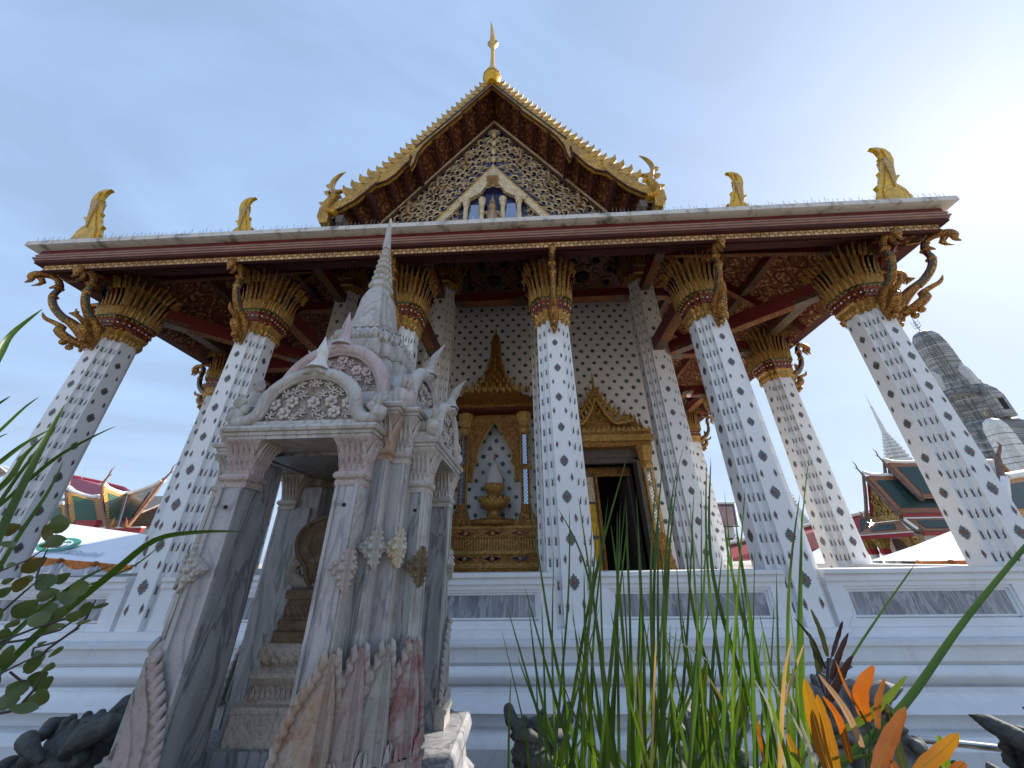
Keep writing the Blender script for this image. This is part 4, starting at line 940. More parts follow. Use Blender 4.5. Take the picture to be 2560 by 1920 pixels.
# pillars: each corner has four, seen as a porch pillar (slab), two corner pillars, and the next porch's slab
def pillar_shaft(mb, x0, x1, y0, y1, z0, z1, mat, trim=True):
    mb.box(x0, x1, y0, y1, z0, z1, mat)
def trims(mb, x0, x1, y0, z0, z1, face='F', mat='lilac_marble'):
    """raised border strips on a pillar face"""
    t, w_ = .008, .022
    if face == 'F':
        mb.box(x0, x0+w_, y0-t, y0, z0, z1, mat); mb.box(x1-w_, x1+.006, y0-t, y0+.03, z0, z1, mat)
PIL = []
def capital(parent, x0, x1, y0, y1, zb, zt, mat):
    """flaring leaf-carved pillar head with a moulded collar"""
    mb = MB(); cx_, cy_ = (x0+x1)/2, (y0+y1)/2; hx, hy = (x1-x0)/2, (y1-y0)/2
    def rg(e, z): return [(cx_+sx*(hx+e), cy_+sy*(hy+e), z) for sx, sy in SQ]
    mb.loft([rg(.012, zb), rg(.014, zb+.028), rg(.006, zb+.03), rg(.022, zb+.045), rg(.026, zb+.06), rg(.016, zb+.078)], mat)
    h = zt-zb
    prof = [(.006, zb+.08), (.004, zb+h*.40), (.008, zb+h*.55), (.020, zb+h*.75), (.042, zb+h*.90), (.060, zt)]
    mb.loft([rg(e, z) for e, z in prof], mat)
    # carved acanthus leaves in relief on the four sides
    for k, (n, ux, cen, half) in enumerate((((0, -1), (1, 0), (cx_, y0), hx), ((1, 0), (0, 1), (x1, cy_), hy), ((0, 1), (-1, 0), (cx_, y1), hx), ((-1, 0), (0, -1), (x0, cy_), hy))):
        for row, (za, zc_) in enumerate(((.10, .55), (.38, .96))):
            m_ = max(3, round(half*2/.034)); 
            for i in range(m_+(row)):
                u = (-half+half*2*(i+(.5 if row == 0 else 0))/m_)
                vs, fs = [], []; N = 5
                for j in range(N+1):
                    t = j/N; z = zb+h*(za+(zc_-za)*t)
                    e = .005+.055*max(0, ((z-zb)/h-.4)/.6)**1.6+.002+.006*math.sin(math.pi*t)+(.006 if j == N else 0)
                    ww = .0165*math.sin(math.pi*min(1, .25+.75*t))*(1 if t < 1 else 0)+.002
                    c = (cen[0]+n[0]*e+ux[0]*u, cen[1]+n[1]*e+ux[1]*u)
                    vs += [(c[0]-ux[0]*ww-n[0]*.008, c[1]-ux[1]*ww-n[1]*.008, z), (c[0]+n[0]*.006, c[1]+n[1]*.006, z), (c[0]+ux[0]*ww-n[0]*.008, c[1]+ux[1]*ww-n[1]*.008, z)]
                for j in range(N):
                    for b in (0, 1): fs.append((j*3+b, j*3+b+1, j*3+b+4, j*3+b+3))
                mb.add(vs, fs, mat)
    B(mb, 'capital', parent)
def foot(parent, cx_, cy_, sx, sy, ln_x, ln_y, mat, h=.56):
    """leaf-shaped stone guard wrapped round the outer corner of a pillar foot: two wings meeting at the corner edge"""
    mb = MB()
    for axis, ln in (('x', ln_x), ('y', ln_y)):
        sil = [(0, 0.10), (0, h), (.10*ln/.13, h*.86), (.42*ln/.13*.3+.02, h*.74)]
        def W(u, z, d):      # u inward along the wing, d outward from the face
            return (cx_-sx*u, cy_+sy*d, z) if axis == 'x' else (cx_+sx*d, cy_-sy*u, z)
        base = [(-.012, h+.04), (ln*.22, h*.90), (ln*.50, h*.78), (ln*.78, h*.62), (ln*.96, h*.46), (ln*1.03, h*.30), (ln*1.03, .12)]
        for sc2, d0, d1 in ((1.0, -.004, .030), (.70, .028, .040), (.40, .038, .048)):
            E2 = base if sc2 == 1.0 else [(-.012 if i_ == 0 else u*sc2, .10+z*sc2*(1.0 if sc2 > .6 else 1.15)) for i_, (u, z) in enumerate(base)]
            poly = [(-.012, .10)]+E2; n = len(poly)
            vs = [W(u, FL+.03+z, d0) for u, z in poly]+[W(u*(.96 if i_ > 1 else 1), FL+.03+z*.988, d1) for i_, (u, z) in enumerate(poly)]
            mb.add(vs, [tuple(range(n)), tuple(range(n, 2*n))]+[(i, (i+1) % n, n+(i+1) % n, n+i) for i in range(n)], mat)
        for (u0, z0), (u1, z1) in zip(base[:-1], base[1:]):
            L_ = math.hypot(u1-u0, z1-z0)
            for f in ((.5,) if L_ < .075 else (.25, .75)):
                u, z = u0+(u1-u0)*f, z0+(z1-z0)*f; du, dz = (u1-u0)/L_, (z1-z0)/L_
                pts_ = [W(u+dz*-.0+du*.0-dz*.030-du*0+.0-.0, FL+.03+z-.045, .030), W(u-dz*.004, FL+.03+z-.012, .040), W(u-dz*.020, FL+.03+z+.022, .032), W(u-dz*.022-du*.014, FL+.03+z+.040, .024)]
                mb.tube(pts_, [.012, .020, .016, .004], mat, 7)
        for k, (z0, z1, e) in enumerate(((-.03, .05, .066), (.05, .075, .076), (.075, .10, .056))):    # stepped block under it
            vs = [W(-.03-.012*(k == 1), FL+z0+.03, e), W(ln*1.02, FL+z0+.03, e), W(ln*1.02, FL+z0+.03, 0), W(-.03, FL+z0+.03, 0)]
            v2 = [(x, y, z+z1-z0) for x, y, z in vs]; mb.add(vs+v2, [(0, 1, 2, 3), (7, 6, 5, 4), (0, 1, 5, 4), (1, 2, 6, 5), (2, 3, 7, 6), (3, 0, 4, 7)], mat)
        for i in range(4):
            u0 = ln*(.02+.25*i); mb.add([W(u0, FL+.13, .05), W(u0+ln*.23, FL+.13, .05), W(u0+ln*.20, FL+.185, .058), W(u0+ln*.115, FL+.205, .066), W(u0+ln*.03, FL+.185, .058), W(u0+ln*.115, FL+.14, .080)], [(0, 1, 5), (1, 2, 5), (2, 3, 5), (3, 4, 5), (4, 0, 5)], mat)
    B(mb, 'leaf_foot', parent)
def boss(parent, cx_, cy_, sx, sy, ln_x, ln_y, z, mat, s_=1.0):
    """diamond flower plaque folded over the corner"""
    mb = MB()
    for axis, ln in (('x', ln_x), ('y', ln_y)):
        def W(u, zz, d): return (cx_-sx*u, cy_+sy*d, zz) if axis == 'x' else (cx_+sx*d, cy_-sy*u, zz)
        half = [(-.01, .115*s_), (.016, .078), (.020, .062), (.044, .056), (.046, .038), (.072, .028), (.092, 0), (.070, -.026), (.050, -.030), (.044, -.055), (.020, -.066), (.016, -.085), (-.01, -.115*s_)]
        k = ln/.10
        poly = [(max(-.01, u*k), v) for u, v in half]; n = len(poly)
        vs = [W(u, z+v, -.003) for u, v in poly]+[W(u*.86, z+v*.9, .028) for u, v in poly]
        mb.add(vs, [tuple(range(n)), tuple(range(n, 2*n))]+[(i, (i+1) % n, n+(i+1) % n, n+i) for i in range(n)], mat)
        for u, v, r in ((.012, 0, .020), (.012, .045, .015), (.012, -.045, .015), (.040, .022, .014), (.040, -.022, .014), (.060, 0, .012), (.010, .075, .010), (.010, -.078, .010)):
            mb.ball(W(u*k, z+v, .028), r, mat, 7, 5)
    B(mb, 'flower_boss', parent)
FM = {(1, -1): ('carved_rust', 'foot_pink', 'foot_white', 'carved_red'), (-1, -1): ('foot_pink', 'foot_white', 'foot_white', 'foot_white'), (1, 1): ('foot_white',)*4, (-1, 1): ('foot_white',)*4}
BM = {(1, -1): ('foot_pink', 'foot_white', 'carved_yellow', 'carved_brown')}
CM = {(1, -1): ('carved_pink', 'carved_rust', 'carved_white', 'carved_white'), (-1, -1): ('carved_pink', 'carved_white', 'carved_white', 'carved_white')}
SM = ('lilac_marble', 'grey_marble', 'lilac_marble', 'grey_marble')
for sx, sy in ((1, -1), (-1, -1), (1, 1), (-1, 1)):
    # name, |x| range, |y| range, top of capital, bottom of capital
    specs = [(.28, .415, .455, .72, .68, .40), (.30, .505, .40, .605, .87, .575), (.40, .605, .30, .505, .87, .575), (.455, .72, .28, .415, .68, .40)]
    for i, (xa, xb, ya, yb, zt, zb) in enumerate(specs):
        x0, x1 = sorted((sx*xa, sx*xb)); y0, y1 = sorted((sy*ya, sy*yb)); mb = MB()
        mb.box(x0, x1, y0, y1, FL, zb+.01, 'grey_marble' if i in (0, 3) else SM[i])
        ox, oy = sx*xb, sy*yb                                  # outer corner
        fl = xb-xa if i in (0,) else .115
        fy = yb-ya if i in (3,) else .115
        t = .006
        # facing slabs with raised borders on the two outward faces
        a, b = sorted((ox, ox-sx*fl)); c, d = sorted((oy, oy+sy*t)); mb.box(a, b, c, d, FL, zb, SM[i])
        for e0, e1 in ((0, .020), (fl-.018, fl)):
            a, b = sorted((ox-sx*e0, ox-sx*e1)); c, d = sorted((oy+sy*t, oy+sy*(t+.014))); mb.box(a, b, c, d, FL, zb, 'lilac_marble' if i != 3 else 'white_marble')
        a, b = sorted((ox+sx*.0005, ox+sx*t)); c, d = sorted((oy+sy*(t+.006), oy-sy*fy)); mb.box(a, b, c, d, FL, zb, 'white_marble')
        for e0, e1 in ((-.012, .018), (fy-.018, fy)):
            a, b = sorted((ox+sx*t, ox+sx*(t+.008))); c, d = sorted((oy-sy*e0, oy-sy*e1)); mb.box(a, b, c, d, FL, zb, 'white_marble')
        if i in (0, 3) and sy < 0: mb.tube([((x0+x1)/2 if i == 0 else ox-sx*.055, oy-.012, .29), ((x0+x1)/2 if i == 0 else ox-sx*.055, oy-.004+.004, .29)], .011, 'black_void', 8)
        o = B(mb, 'pillar')
        cm_ = CM.get((sx, sy), ('carved_white',)*4)[i]; fm = FM[(sx, sy)][i]; bm_ = BM.get((sx, sy), ('carved_white',)*4)[i]
        # the head sits on the outer part of the shaft only
        if i == 0: cxs = (x0, x1) ; cys = sorted((oy, oy-sy*.12))
        elif i == 3: cxs = sorted((ox, ox-sx*.12)); cys = (y0, y1)
        else: cxs = sorted((ox, ox-sx*.12)); cys = sorted((oy, oy-sy*.12))
        capital(o, *cxs, *cys, zb, zt, cm_)
        foot(o, ox+sx*.008, oy+sy*.008, sx, sy, .15 if i in (0,) else .105, .15 if i == 3 else .105, fm, .54)
        boss(o, ox+sx*.012, oy+sy*.012, sx, sy, .115, .075, -.03 if i in (0, 3) else .07, bm_)
# lintels and cornices
mb = MB()
def corn(mb, x0, x1, y0, y1, z0, z1, mat='white_marble'):
    def rg(e, z): return [(x0-e, y0-e, z), (x1+e, y0-e, z), (x1+e, y1+e, z), (x0-e, y1+e, z)]
    h = z1-z0
    mb.loft([rg(0, z0), rg(0, z0+h*.25), rg(.010, z0+h*.28), rg(.014, z0+h*.5), rg(.028, z0+h*.55), rg(.036, z0+h*.75), rg(.028, z0+h*.95), rg(.02, z1)], mat)
corn(mb, -.455, .455, -.765, -.46, .68, .765); corn(mb, -.455, .455, .46, .765, .68, .765)
corn(mb, .53, .765, -.455, .455, .68, .765); corn(mb, -.765, -.53, -.455, .455, .68, .765)
for q in (-1, 1):
    for r in (-1, 1):
        x0, x1 = sorted((q*.25, q*.55)); y0, y1 = sorted((r*.46, r*.65)); corn(mb, x0, x1, y0, y1, .872, .955)
        x0, x1 = sorted((q*.46, q*.65)); y0, y1 = sorted((r*.25, r*.55)); corn(mb, x0, x1, y0, y1, .870, .950)
mb.box(-.44, .44, -.44, .44, .66, .95, 'grey_marble')
B(mb, 'cornice')
mb = MB(); mb.box(-.30, .30, .47, .52, FL, .68, 'carved_brown'); mb.box(-.28, .28, -.50, .44, FL, FL+.006, 'grey_marble'); mb.box(-.40, .40, -.36, .36, FL+.006, FL+.12, 'grey_marble'); B(mb, 'inner_wall')
# arched pediments, two deep on every side
def pediment(ang, y, half, zb, za, mat_r, mat_f, tip_h, tip_mat, lean_=0.0):
    mat_f = {'carved_white': 'relief_white', 'carved_pink': 'relief_pink'}[mat_f]; mb = MB(); H = za-zb
    curve = smoothpath([(half*1.0, zb+H*.22), (half*.985, zb+H*.06), (half*.90, zb+.0), (half*.76, zb+H*.05), (half*.67, zb+H*.22), (half*.64, zb+H*.44), (half*.52, zb+H*.70), (half*.29, zb+H*.92), (0, za)], 4)
    full = curve+[(-x, z) for x, z in curve[-2::-1]]
    inner = [(x*.86, zb+.0+(z-zb)*.90) for x, z in full if abs(x) < half*.86]
    fld = [(half*.78, zb-.005)]+inner+[(-half*.78, zb-.005)]
    mb.prism(fld, y+.018, y+.09, 'dark_recess')
    mb.tube([(x, y, z) for x, z in full], .043*half/.47, mat_r, 10, up=Vector((0, 1, 0)))
    mb.tube([(x*.90, y-.008, zb+(z-zb)*.925-.005) for x, z in full if abs(x) < half*.92], .017, mat_r, 6, up=Vector((0, 1, 0)))
    # roof of the porch behind the arch
    n = len(full); mb.add([(x, y+.02, z) for x, z in full]+[(x, y+.36, z) for x, z in full], [(i, i+1, n+i+1, n+i) for i in range(n-1)], 'white_marble', True)
    mb.box(-half*1.0, half*1.0, y-.01, y+.30, zb-.042, zb-.001, mat_r)
    # carved flowers on the field
    pts_ = []; rr = random.Random(int(half*1000)+int(ang*10))
    def inside(x, z):
        if z < zb+.025: return False
        best = None
        for (a, b), (c, d) in zip(inner[:-1], inner[1:]):
            if min(a, c) <= x <= max(a, c): best = b+(d-b)*(x-a)/(c-a+1e-9); 
            if best is not None and min(a, c) <= x <= max(a, c) and z > best-.022: return False
        return best is not None
    for tr_ in range(3000):
        x, z = rr.uniform(0, half*.72), rr.uniform(zb+.02, za); s_ = .052 if len(pts_) % 3 == 0 else .036
        if not inside(x, z) or any(math.hypot(x-a, z-b) < (s_+c)*.80 for a, b, c in pts_): continue
        pts_.append((x, z, s_))
    for n_, (x, z, s_) in enumerate(pts_):
        for q in ((-1, 1) if x > .015 else (1,)):
            ph = rr.random()*3; X_ = q*x
            if n_ % 3 == 0:                                    # open flower
                mb.ball((X_, y-.002, z), s_*.26, mat_f, 8, 5)
                for k in range(6):
                    a = ph+k*math.pi/3; c, s2 = math.cos(a), math.sin(a)
                    mb.ball((X_+c*s_*.56, y+.008, z+s2*s_*.56), s_*.34, mat_f, 7, 5, (1, .55, 1))
            else:                                              # curled leaf spray
                for k in range(5):
                    a = ph+k*1.26; c, s2 = math.cos(a), math.sin(a); c2, s3 = math.cos(a+.7), math.sin(a+.7)
                    mb.tube([(X_, y+.012, z), (X_+c*s_*.6, y-.002, z+s2*s_*.6), (X_+c2*s_*1.1, y+.008, z+s3*s_*1.1)], [s_*.10, s_*.24, s_*.03], mat_f, 6, up=Vector((0, 1, 0)))
    # foliage sprays on the shoulders and curled ends
    for q in (-1, 1):
        for (x, z, s_) in ((half*.98, zb+H*.30, .055), (half*.60, zb+H*.46, .045), (half*.88, zb+H*.20, .035)):
            for k in range(5):
                a = math.pi/2+q*(-.9+.42*k); c, s2 = math.cos(a), math.sin(a)
                mb.tube([(q*x, y, z), (q*x+c*s_*.7, y-.02, z+s2*s_*.8), (q*x+c*s_*1.0+q*.01, y-.01, z+s2*s_*1.7)], [.016, .018, .003], mat_r, 6, up=Vector((0, 1, 0)))
        mb.ball((q*half*.985, y-.01, zb+H*.12), .05*half/.47, mat_r, 9, 6, (1, .9, 1.1))
    for k in range(9):                                        # lotus under the tip
        a = -1.35+k*.3375; mb.tube([(0, y-.02, za-.0), (math.sin(a)*.05, y-.05, za+.01-abs(a)*.012), (math.sin(a)*.095, y-.035, za+.035-.045*abs(a))], [.014, .02, .003], mat_r, 6, up=Vector((0, 1, 0)))
    o = mb.build('pediment', shr, (0, 0, G), (0, 0, ang))
    t = MB()
    tp = smoothpath([(0, 0, .085), (.0, .05, .055), (.005, .11, .036), (.0, .17, .040), (-.004, .215, .030), (-.006, .27, .016), (-.01, .33, .003)], 3)
    t.tube([(x, y-.01-lean_*z*z*9, za+.02+z*tip_h/.33) for x, z, _ in tp], [r for *_, r in tp], tip_mat, 8, up=Vector((0, 1, 0)), flat=1.0)
    t.build('tip', o)
for ang in (0, math.pi/2, math.pi, -math.pi/2):
    side = ang != 0
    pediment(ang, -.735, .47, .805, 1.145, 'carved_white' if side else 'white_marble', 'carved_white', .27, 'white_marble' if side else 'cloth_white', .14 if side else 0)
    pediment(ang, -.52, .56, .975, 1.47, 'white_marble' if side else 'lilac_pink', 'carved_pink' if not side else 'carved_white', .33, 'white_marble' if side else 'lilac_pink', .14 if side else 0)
# spire
lean = lambda z: (-.045*max(0, z-1.0), -.0*z)
mb = MB(); P3 = redent(.58, 2)
mb.tier(P3, [(.43, .94), (.43, 1.20)], 'lilac_pink', lean=lean)
mb.tier(P3, [(.42, 1.20), (.42, 1.34)], 'lilac_marble', lean=lean); mb.tier(P3, [(.405, 1.34), (.40, 1.48)], 'white_marble', lean=lean)
mb.tier(P3, [(.345, 1.48), (.345, 1.535), (.36, 1.54), (.372, 1.57), (.372, 1.66), (.35, 1.665), (.335, 1.70)], 'white_marble', lean=lean)
mb.tier(P3, [(.31, 1.70), (.335, 1.745), (.33, 1.79), (.285, 1.835), (.265, 1.85), (.285, 1.86), (.28, 1.885)], 'white_marble', lean=lean)
def petals(mb, plan, hw0, hw1, z0, z1, n, mat, lean=None, out_=.018):
    """row of pointed lotus petals round a stepped square"""
    m_ = len(plan); seg = []
    for a in range(m_):
        p, q = plan[a], plan[(a+1) % m_]; L_ = math.hypot(q[0]-p[0], q[1]-p[1]); c = max(1, round(L_*n/2))
        for b_ in range(c): seg.append((p[0]+(q[0]-p[0])*b_/c, p[1]+(q[1]-p[1])*b_/c, p[0]+(q[0]-p[0])*(b_+1)/c, p[1]+(q[1]-p[1])*(b_+1)/c))
    for x0, y0, x1, y1 in seg:
        nx, ny = y1-y0, x0-x1; L_ = math.hypot(nx, ny); nx, ny = nx/L_, ny/L_; h_ = z1-z0
        def Q(t, f, o_):
            hw = hw0+(hw1-hw0)*f; x = x0+(x1-x0)*t; y = y0+(y1-y0)*t; l_ = lean(z0) if lean else (0, 0)
            return (x*hw+nx*o_+l_[0], y*hw+ny*o_+l_[1], z0+h_*f)
        vs = [Q(.04, 0, .002), Q(.96, 0, .002), Q(.98, .5, out_*.6), Q(.5, 1.0, out_*.8), Q(.02, .5, out_*.6), Q(.5, .35, out_*1.6)]
        mb.add(vs, [(0, 1, 5), (1, 2, 5), (2, 3, 5), (3, 4, 5), (4, 0, 5)], mat)
petals(mb, P3, .325, .345, 1.70, 1.785, 8, 'white_marble', lean, .016); petals(mb, P3, .325, .285, 1.775, 1.85, 8, 'white_marble', lean, .010)
mb.tier(P3, [(.245, 1.885), (.245, 1.945), (.215, 1.95), (.215, 2.0), (.20, 2.03)], 'white_marble', lean=lean)
mb.tier(redent(.6, 2), [(.185, 2.03), (.175, 2.10), (.155, 2.25), (.14, 2.36), (.115, 2.43), (.095, 2.46)], 'white_marble', lean=lean)
mb.tier(redent(.6, 2), [(.085, 2.46), (.085, 2.50), (.105, 2.52), (.105, 2.56), (.085, 2.575), (.085, 2.60)], 'white_marble', lean=lean)
z = 2.60
for k in range(6):
    r = .088-.009*k; h_ = .088-.002*k
    mb.tier(circ(14), [(r*.72, z), (r*.98, z+h_*.25), (r*1.0, z+h_*.55), (r*.86, z+h_*.85), (r*.66, z+h_)], 'carved_white', True, lean=lean)
    for j in range(10): a = j*math.pi/5; mb.ball((r*.92*math.cos(a)+lean(z)[0], r*.92*math.sin(a), z+h_*.45), r*.30, 'carved_white', 6, 4, (1, 1, 1.3))
    z += h_
mb.tier(circ(12), [(.042, z), (.045, z+.03), (.036, z+.15), (.022, z+.38), (.010, z+.50), (.002, z+.52)], 'white_marble', True, lean=lean)
B(mb, 'spire')
mb = MB()                                               # broken facing with red brick showing through
mb.cbox((.345, -.345, 1.12), (.07, .07, .10), 'brick_core'); mb.cbox((.350, -.335, 1.02), (.08, .07, .07), 'brick_core'); mb.cbox((.335, -.33, 1.21), (.07, .07, .05), 'white_marble')
B(mb, 'broken_corner')

# ---- boundary stone inside the shrine
bs = thing('boundary_stone', 'carved brown leaf-shaped stone on tiered pedestal standing inside the marble shrine', 'sacred stone', (SX, SY, FL+.12))
def Z(z): return z-(FL+.12)
mb = MB(); SQ2 = redent(.86, 1)
mb.tier(SQ2, [(.325, Z(-.88)), (.318, Z(-.74))], 'pale_sandstone')
mb.tier(SQ2, [(.325, Z(-.74)), (.318, Z(-.715)), (.285, Z(-.71)), (.262, Z(-.68)), (.255, Z(-.64)), (.275, Z(-.605)), (.28, Z(-.595))], 'pale_sandstone')
mb.tier(SQ2, [(.285, Z(-.595)), (.275, Z(-.575)), (.24, Z(-.55)), (.235, Z(-.535)), (.262, Z(-.52)), (.268, Z(-.49)), (.255, Z(-.455)), (.24, Z(-.44))], 'pale_sandstone')
petals(mb, SQ2, .268, .262, Z(-.71), Z(-.635), 17, 'pale_sandstone', None, .012); petals(mb, SQ2, .245, .268, Z(-.545), Z(-.475), 9, 'pale_sandstone', None, .014)
mb.tier(SQ2, [(.225, Z(-.44)), (.225, Z(-.385)), (.232, Z(-.383)), (.21, Z(-.38)), (.215, Z(-.33)), (.195, Z(-.32)), (.20, Z(-.25)), (.185, Z(-.24)), (.185, Z(-.215)), (.21, Z(-.21)), (.21, Z(-.165)), (.20, Z(-.16))], 'sandstone')
petals(mb, SQ2, .212, .20, Z(-.375), Z(-.325), 12, 'sandstone', None, .008); petals(mb, SQ2, .195, .20, Z(-.31), Z(-.25), 10, 'sandstone', None, .010)
B2 = mb.build('pedestal', bs)
mb = MB()
half = smoothpath([(.12, -.16), (.17, -.10), (.20, -.03), (.265, .04), (.30, .12), (.285, .20), (.22, .26), (.12, .30), (.06, .32)], 4)
sil = half+[(-x, z) for x, z in half[::-1]]
mb.prism([(x, Z(z)) for x, z in sil], -.045, .045, 'sandstone'); mb.tube([(x*.99, -.045, Z(z)) for x, z in sil], .018, 'sandstone', 6, up=Vector((0, 1, 0)))
mb.prism([(x*.78, Z(.10+(z-.10)*.80)) for x, z in sil], -.058, -.04, 'sandstone'); mb.tube([(x*.66, -.058, Z(.10+(z-.10)*.70)) for x, z in sil], .010, 'sandstone', 5, up=Vector((0, 1, 0)))
for k in range(10): a = k*math.pi/5; mb.ball((.085*math.cos(a), -.062, Z(.12)+.085*math.sin(a)), .022, 'sandstone', 6, 4)
mb.ball((0, -.062, Z(.12)), .045, 'sandstone', 8, 6)
for r, z in ((.085, .32), (.07, .345), (.05, .365)): mb.ball((0, 0, Z(z)), r, 'sandstone', 10, 6, (1, .8, .35))
mb.tier(circ(8), [(.04, Z(.36)), (.03, Z(.42)), (.005, Z(.48))], 'sandstone', True)
mb.tube([(0, -.06, Z(-.14)), (0, -.06, Z(.0))], [.03, .015], 'sandstone', 6)
mb.build('stone_leaf', bs)
for q in (-1, 1):
    mb = MB(); g = smoothpath([(q*.10, -.15, .03), (q*.22, -.13, .045), (q*.30, -.07, .04), (q*.28, -.01, .03), (q*.23, .0, .02)], 4); mb.tube([(x, -.02, Z(z)) for x, z, _ in g], [r for *_, r in g], 'pale_sandstone', 7, up=Vector((0, 1, 0)))
    g = smoothpath([(q*.27, -.08, .03), (q*.32, 0, .028), (q*.28, .08, .02), (q*.31, .14, .004)], 4); mb.tube([(x, 0, Z(z)) for x, z, _ in g], [r for *_, r in g], 'pale_sandstone', 7, up=Vector((0, 1, 0)))
    mb.build('scroll', bs)

# ================================================================ BEYOND THE TEMPLE
def quad_roof(mb, a, b, c, d, field, border, lift, brd=(.10, .14)):
    """tiled slope a-b (top) d-c (bottom) with a coloured border round a darker field"""
    a, b, c, d = map(Vector, (a, b, c, d)); n = (b-a).cross(d-a).normalized()
    if n.z < 0: n = -n
    def P(u, v): return (a*(1-u)+b*u)*(1-v)+(d*(1-u)+c*u)*v
    mb.add([tuple(P(u, v)-n*.05) for u, v in ((0, 0), (1, 0), (1, 1), (0, 1))], [(3, 2, 1, 0)], 'red_trim')
    mb.add([tuple(P(u, v)) for u, v in ((0, 0), (1, 0), (1, 1), (0, 1))], [(0, 1, 2, 3)], border)
    if field: mb.add([tuple(P(u, v)+n*lift) for u, v in ((brd[0], brd[1]), (1-brd[0], brd[1]), (1-brd[0], 1-brd[1]), (brd[0], 1-brd[1]))], [(0, 1, 2, 3)], field)
def horn(mb, p, dx, h, mat, y=0.0):
    """slender curved roof finial rising from p and leaning along dx"""
    p = Vector(p); dx = Vector(dx)
    mb.tube([p, p+dx*.25+Vector((0, 0, h*.22)), p+dx*.55+Vector((0, 0, h*.45)), p+dx*.55+Vector((0, 0, h*.75)), p+dx*.95+Vector((0, 0, h))], [h*.07, h*.05, h*.045, h*.035, h*.006], mat, 6)
    mb.tube([p+dx*.5+Vector((0, 0, h*.42)), p+dx*.95+Vector((0, 0, h*.46)), p+dx*1.15+Vector((0, 0, h*.58))], [h*.03, h*.02, h*.004], mat, 5)
def barge2(mb, top, bot, mat, r=.16):
    """bargeboard with a row of leaf teeth and an upturned foot"""
    top, bot = Vector(top), Vector(bot); d = bot-top; L = d.length; sag = Vector((0, 0, -L*.05))
    pts = [top+d*t+sag*math.sin(math.pi*t) for t in (0, .25, .5, .75, 1)]
    mb.tube(pts, [r*.8, r, r, r, r*1.1], mat, 6)
    nrm = Vector((0, 0, 1)); n = int(L/(r*1.6))
    for i in range(n):
        p = top+d*((i+.5)/n)+sag*math.sin(math.pi*(i+.5)/n); mb.tube([p, p+nrm*r*1.6-d.normalized()*r*.5], [r*.5, r*.03], mat, 4)
    out_ = Vector((d.x, d.y, 0)).normalized()
    mb.tube([bot, bot+out_*r*1.5+Vector((0, 0, r*.6)), bot+out_*r*2.0+Vector((0, 0, r*3)), bot+out_*r*3.2+Vector((0, 0, r*5.5))], [r, r*.9, r*.6, r*.05], mat, 6)
gold('gold_far', (0.45, 0.28, 0.06), (0.62, 0.42, 0.12), (0.08, 0.035, 0.015), 7, 0.4, 0.4, 0.03, 0.12)
plain('barge_dark', (0.14, 0.085, 0.06), 0.5, var=0.6, scale=6); plain('barge_red_gold', (0.20, 0.085, 0.035), 0.45, var=0.6, scale=9)
# ---- left: hall with crossing green and orange roofs
hl = thing('prayer_hall', 'prayer hall with crossing green and orange tiled roofs behind the white left tent', 'hall', (-32, 23, -G))
def HL(mb, name, label=None): return mb.build(name, hl, (32, -23, G), label=label)
V = Vector
At, Bt, Ce = at(255, 1212, 21.0), at(408, 1203, 21.0), at(318, 1236, 24.0)
Ab, Bb, Vb = at(270, 1318, 19.6), at(318, 1318, 19.8), at(294, 1318, 20.4)
mb = MB(); quad_roof(mb, At, Ce, Vb, Ab, 'green_tile', 'orange_tile', .05, (.17, .18)); HL(mb, 'roof')
mb = MB(); quad_roof(mb, Ce, Bt, Bb, Vb, 'dark_green_tile', 'rust_tile', .05, (.2, .18)); HL(mb, 'roof')
Lt, Ll, Rr_ = at(168, 1222, 22), at(176, 1318, 20.2), at(246, 1245, 22.2)
mb = MB(); quad_roof(mb, Lt, Rr_, at(262, 1326, 20.4), Ll, 'green_tile', 'orange_tile', .05, (.17, .16)); HL(mb, 'roof')
mb = MB(); quad_roof(mb, at(60, 1250, 23), at(162, 1260, 22.6), at(168, 1335, 20.8), at(40, 1330, 20.8), 'green_tile', 'orange_tile', .05); HL(mb, 'roof')
mb = MB(); quad_roof(mb, at(425, 1250, 23), at(330, 1290, 21.6), at(316, 1322, 20.8), at(440, 1318, 20.8), 'dark_green_tile', 'rust_tile', .05); HL(mb, 'roof')
mb = MB()
for a, b, r in ((At, Ce, .20), (Ce, Bt, .20), (Lt, Rr_, .2), (at(60, 1250, 23), at(162, 1260, 22.6), .18), (at(425, 1250, 23), at(330, 1290, 21.6), .15)):
    m_ = a*.5+b*.5-V((0, 0, .25)); mb.tube([a+V((0, 0, .1)), a*.6+m_*.4+V((0, 0, .0)), m_+V((0, 0, .1)), b*.6+m_*.4, b+V((0, 0, .1))], r, 'ridge_plaster', 6)
mb.tube([Ce-V((0, .1, 0)), Vb-V((0, .1, 0))], .12, 'barge_dark', 6)
for e in (-.2, .2): mb.tube([Ce+V((e, -.14, 0)), Vb+V((e, -.14, 0))], .05, 'ridge_plaster', 5)
HL(mb, 'ridge')
mb = MB(); barge2(mb, At, Ab, 'barge_red_gold', .12); barge2(mb, Lt, Ll, 'barge_red_gold', .12); HL(mb, 'bargeboard'); mb = MB(); barge2(mb, Bt, Bb, 'barge_red_gold', .12); HL(mb, 'bargeboard')
for p, dx in ((At, (.35, 0, 0)), (Bt, (.6, 0, 0)), (Lt, (-.3, 0, 0))):
    mb = MB(); horn(mb, p+V((0, 0, .1)), V(dx), 1.35, 'barge_red_gold'); HL(mb, 'roof_finial')
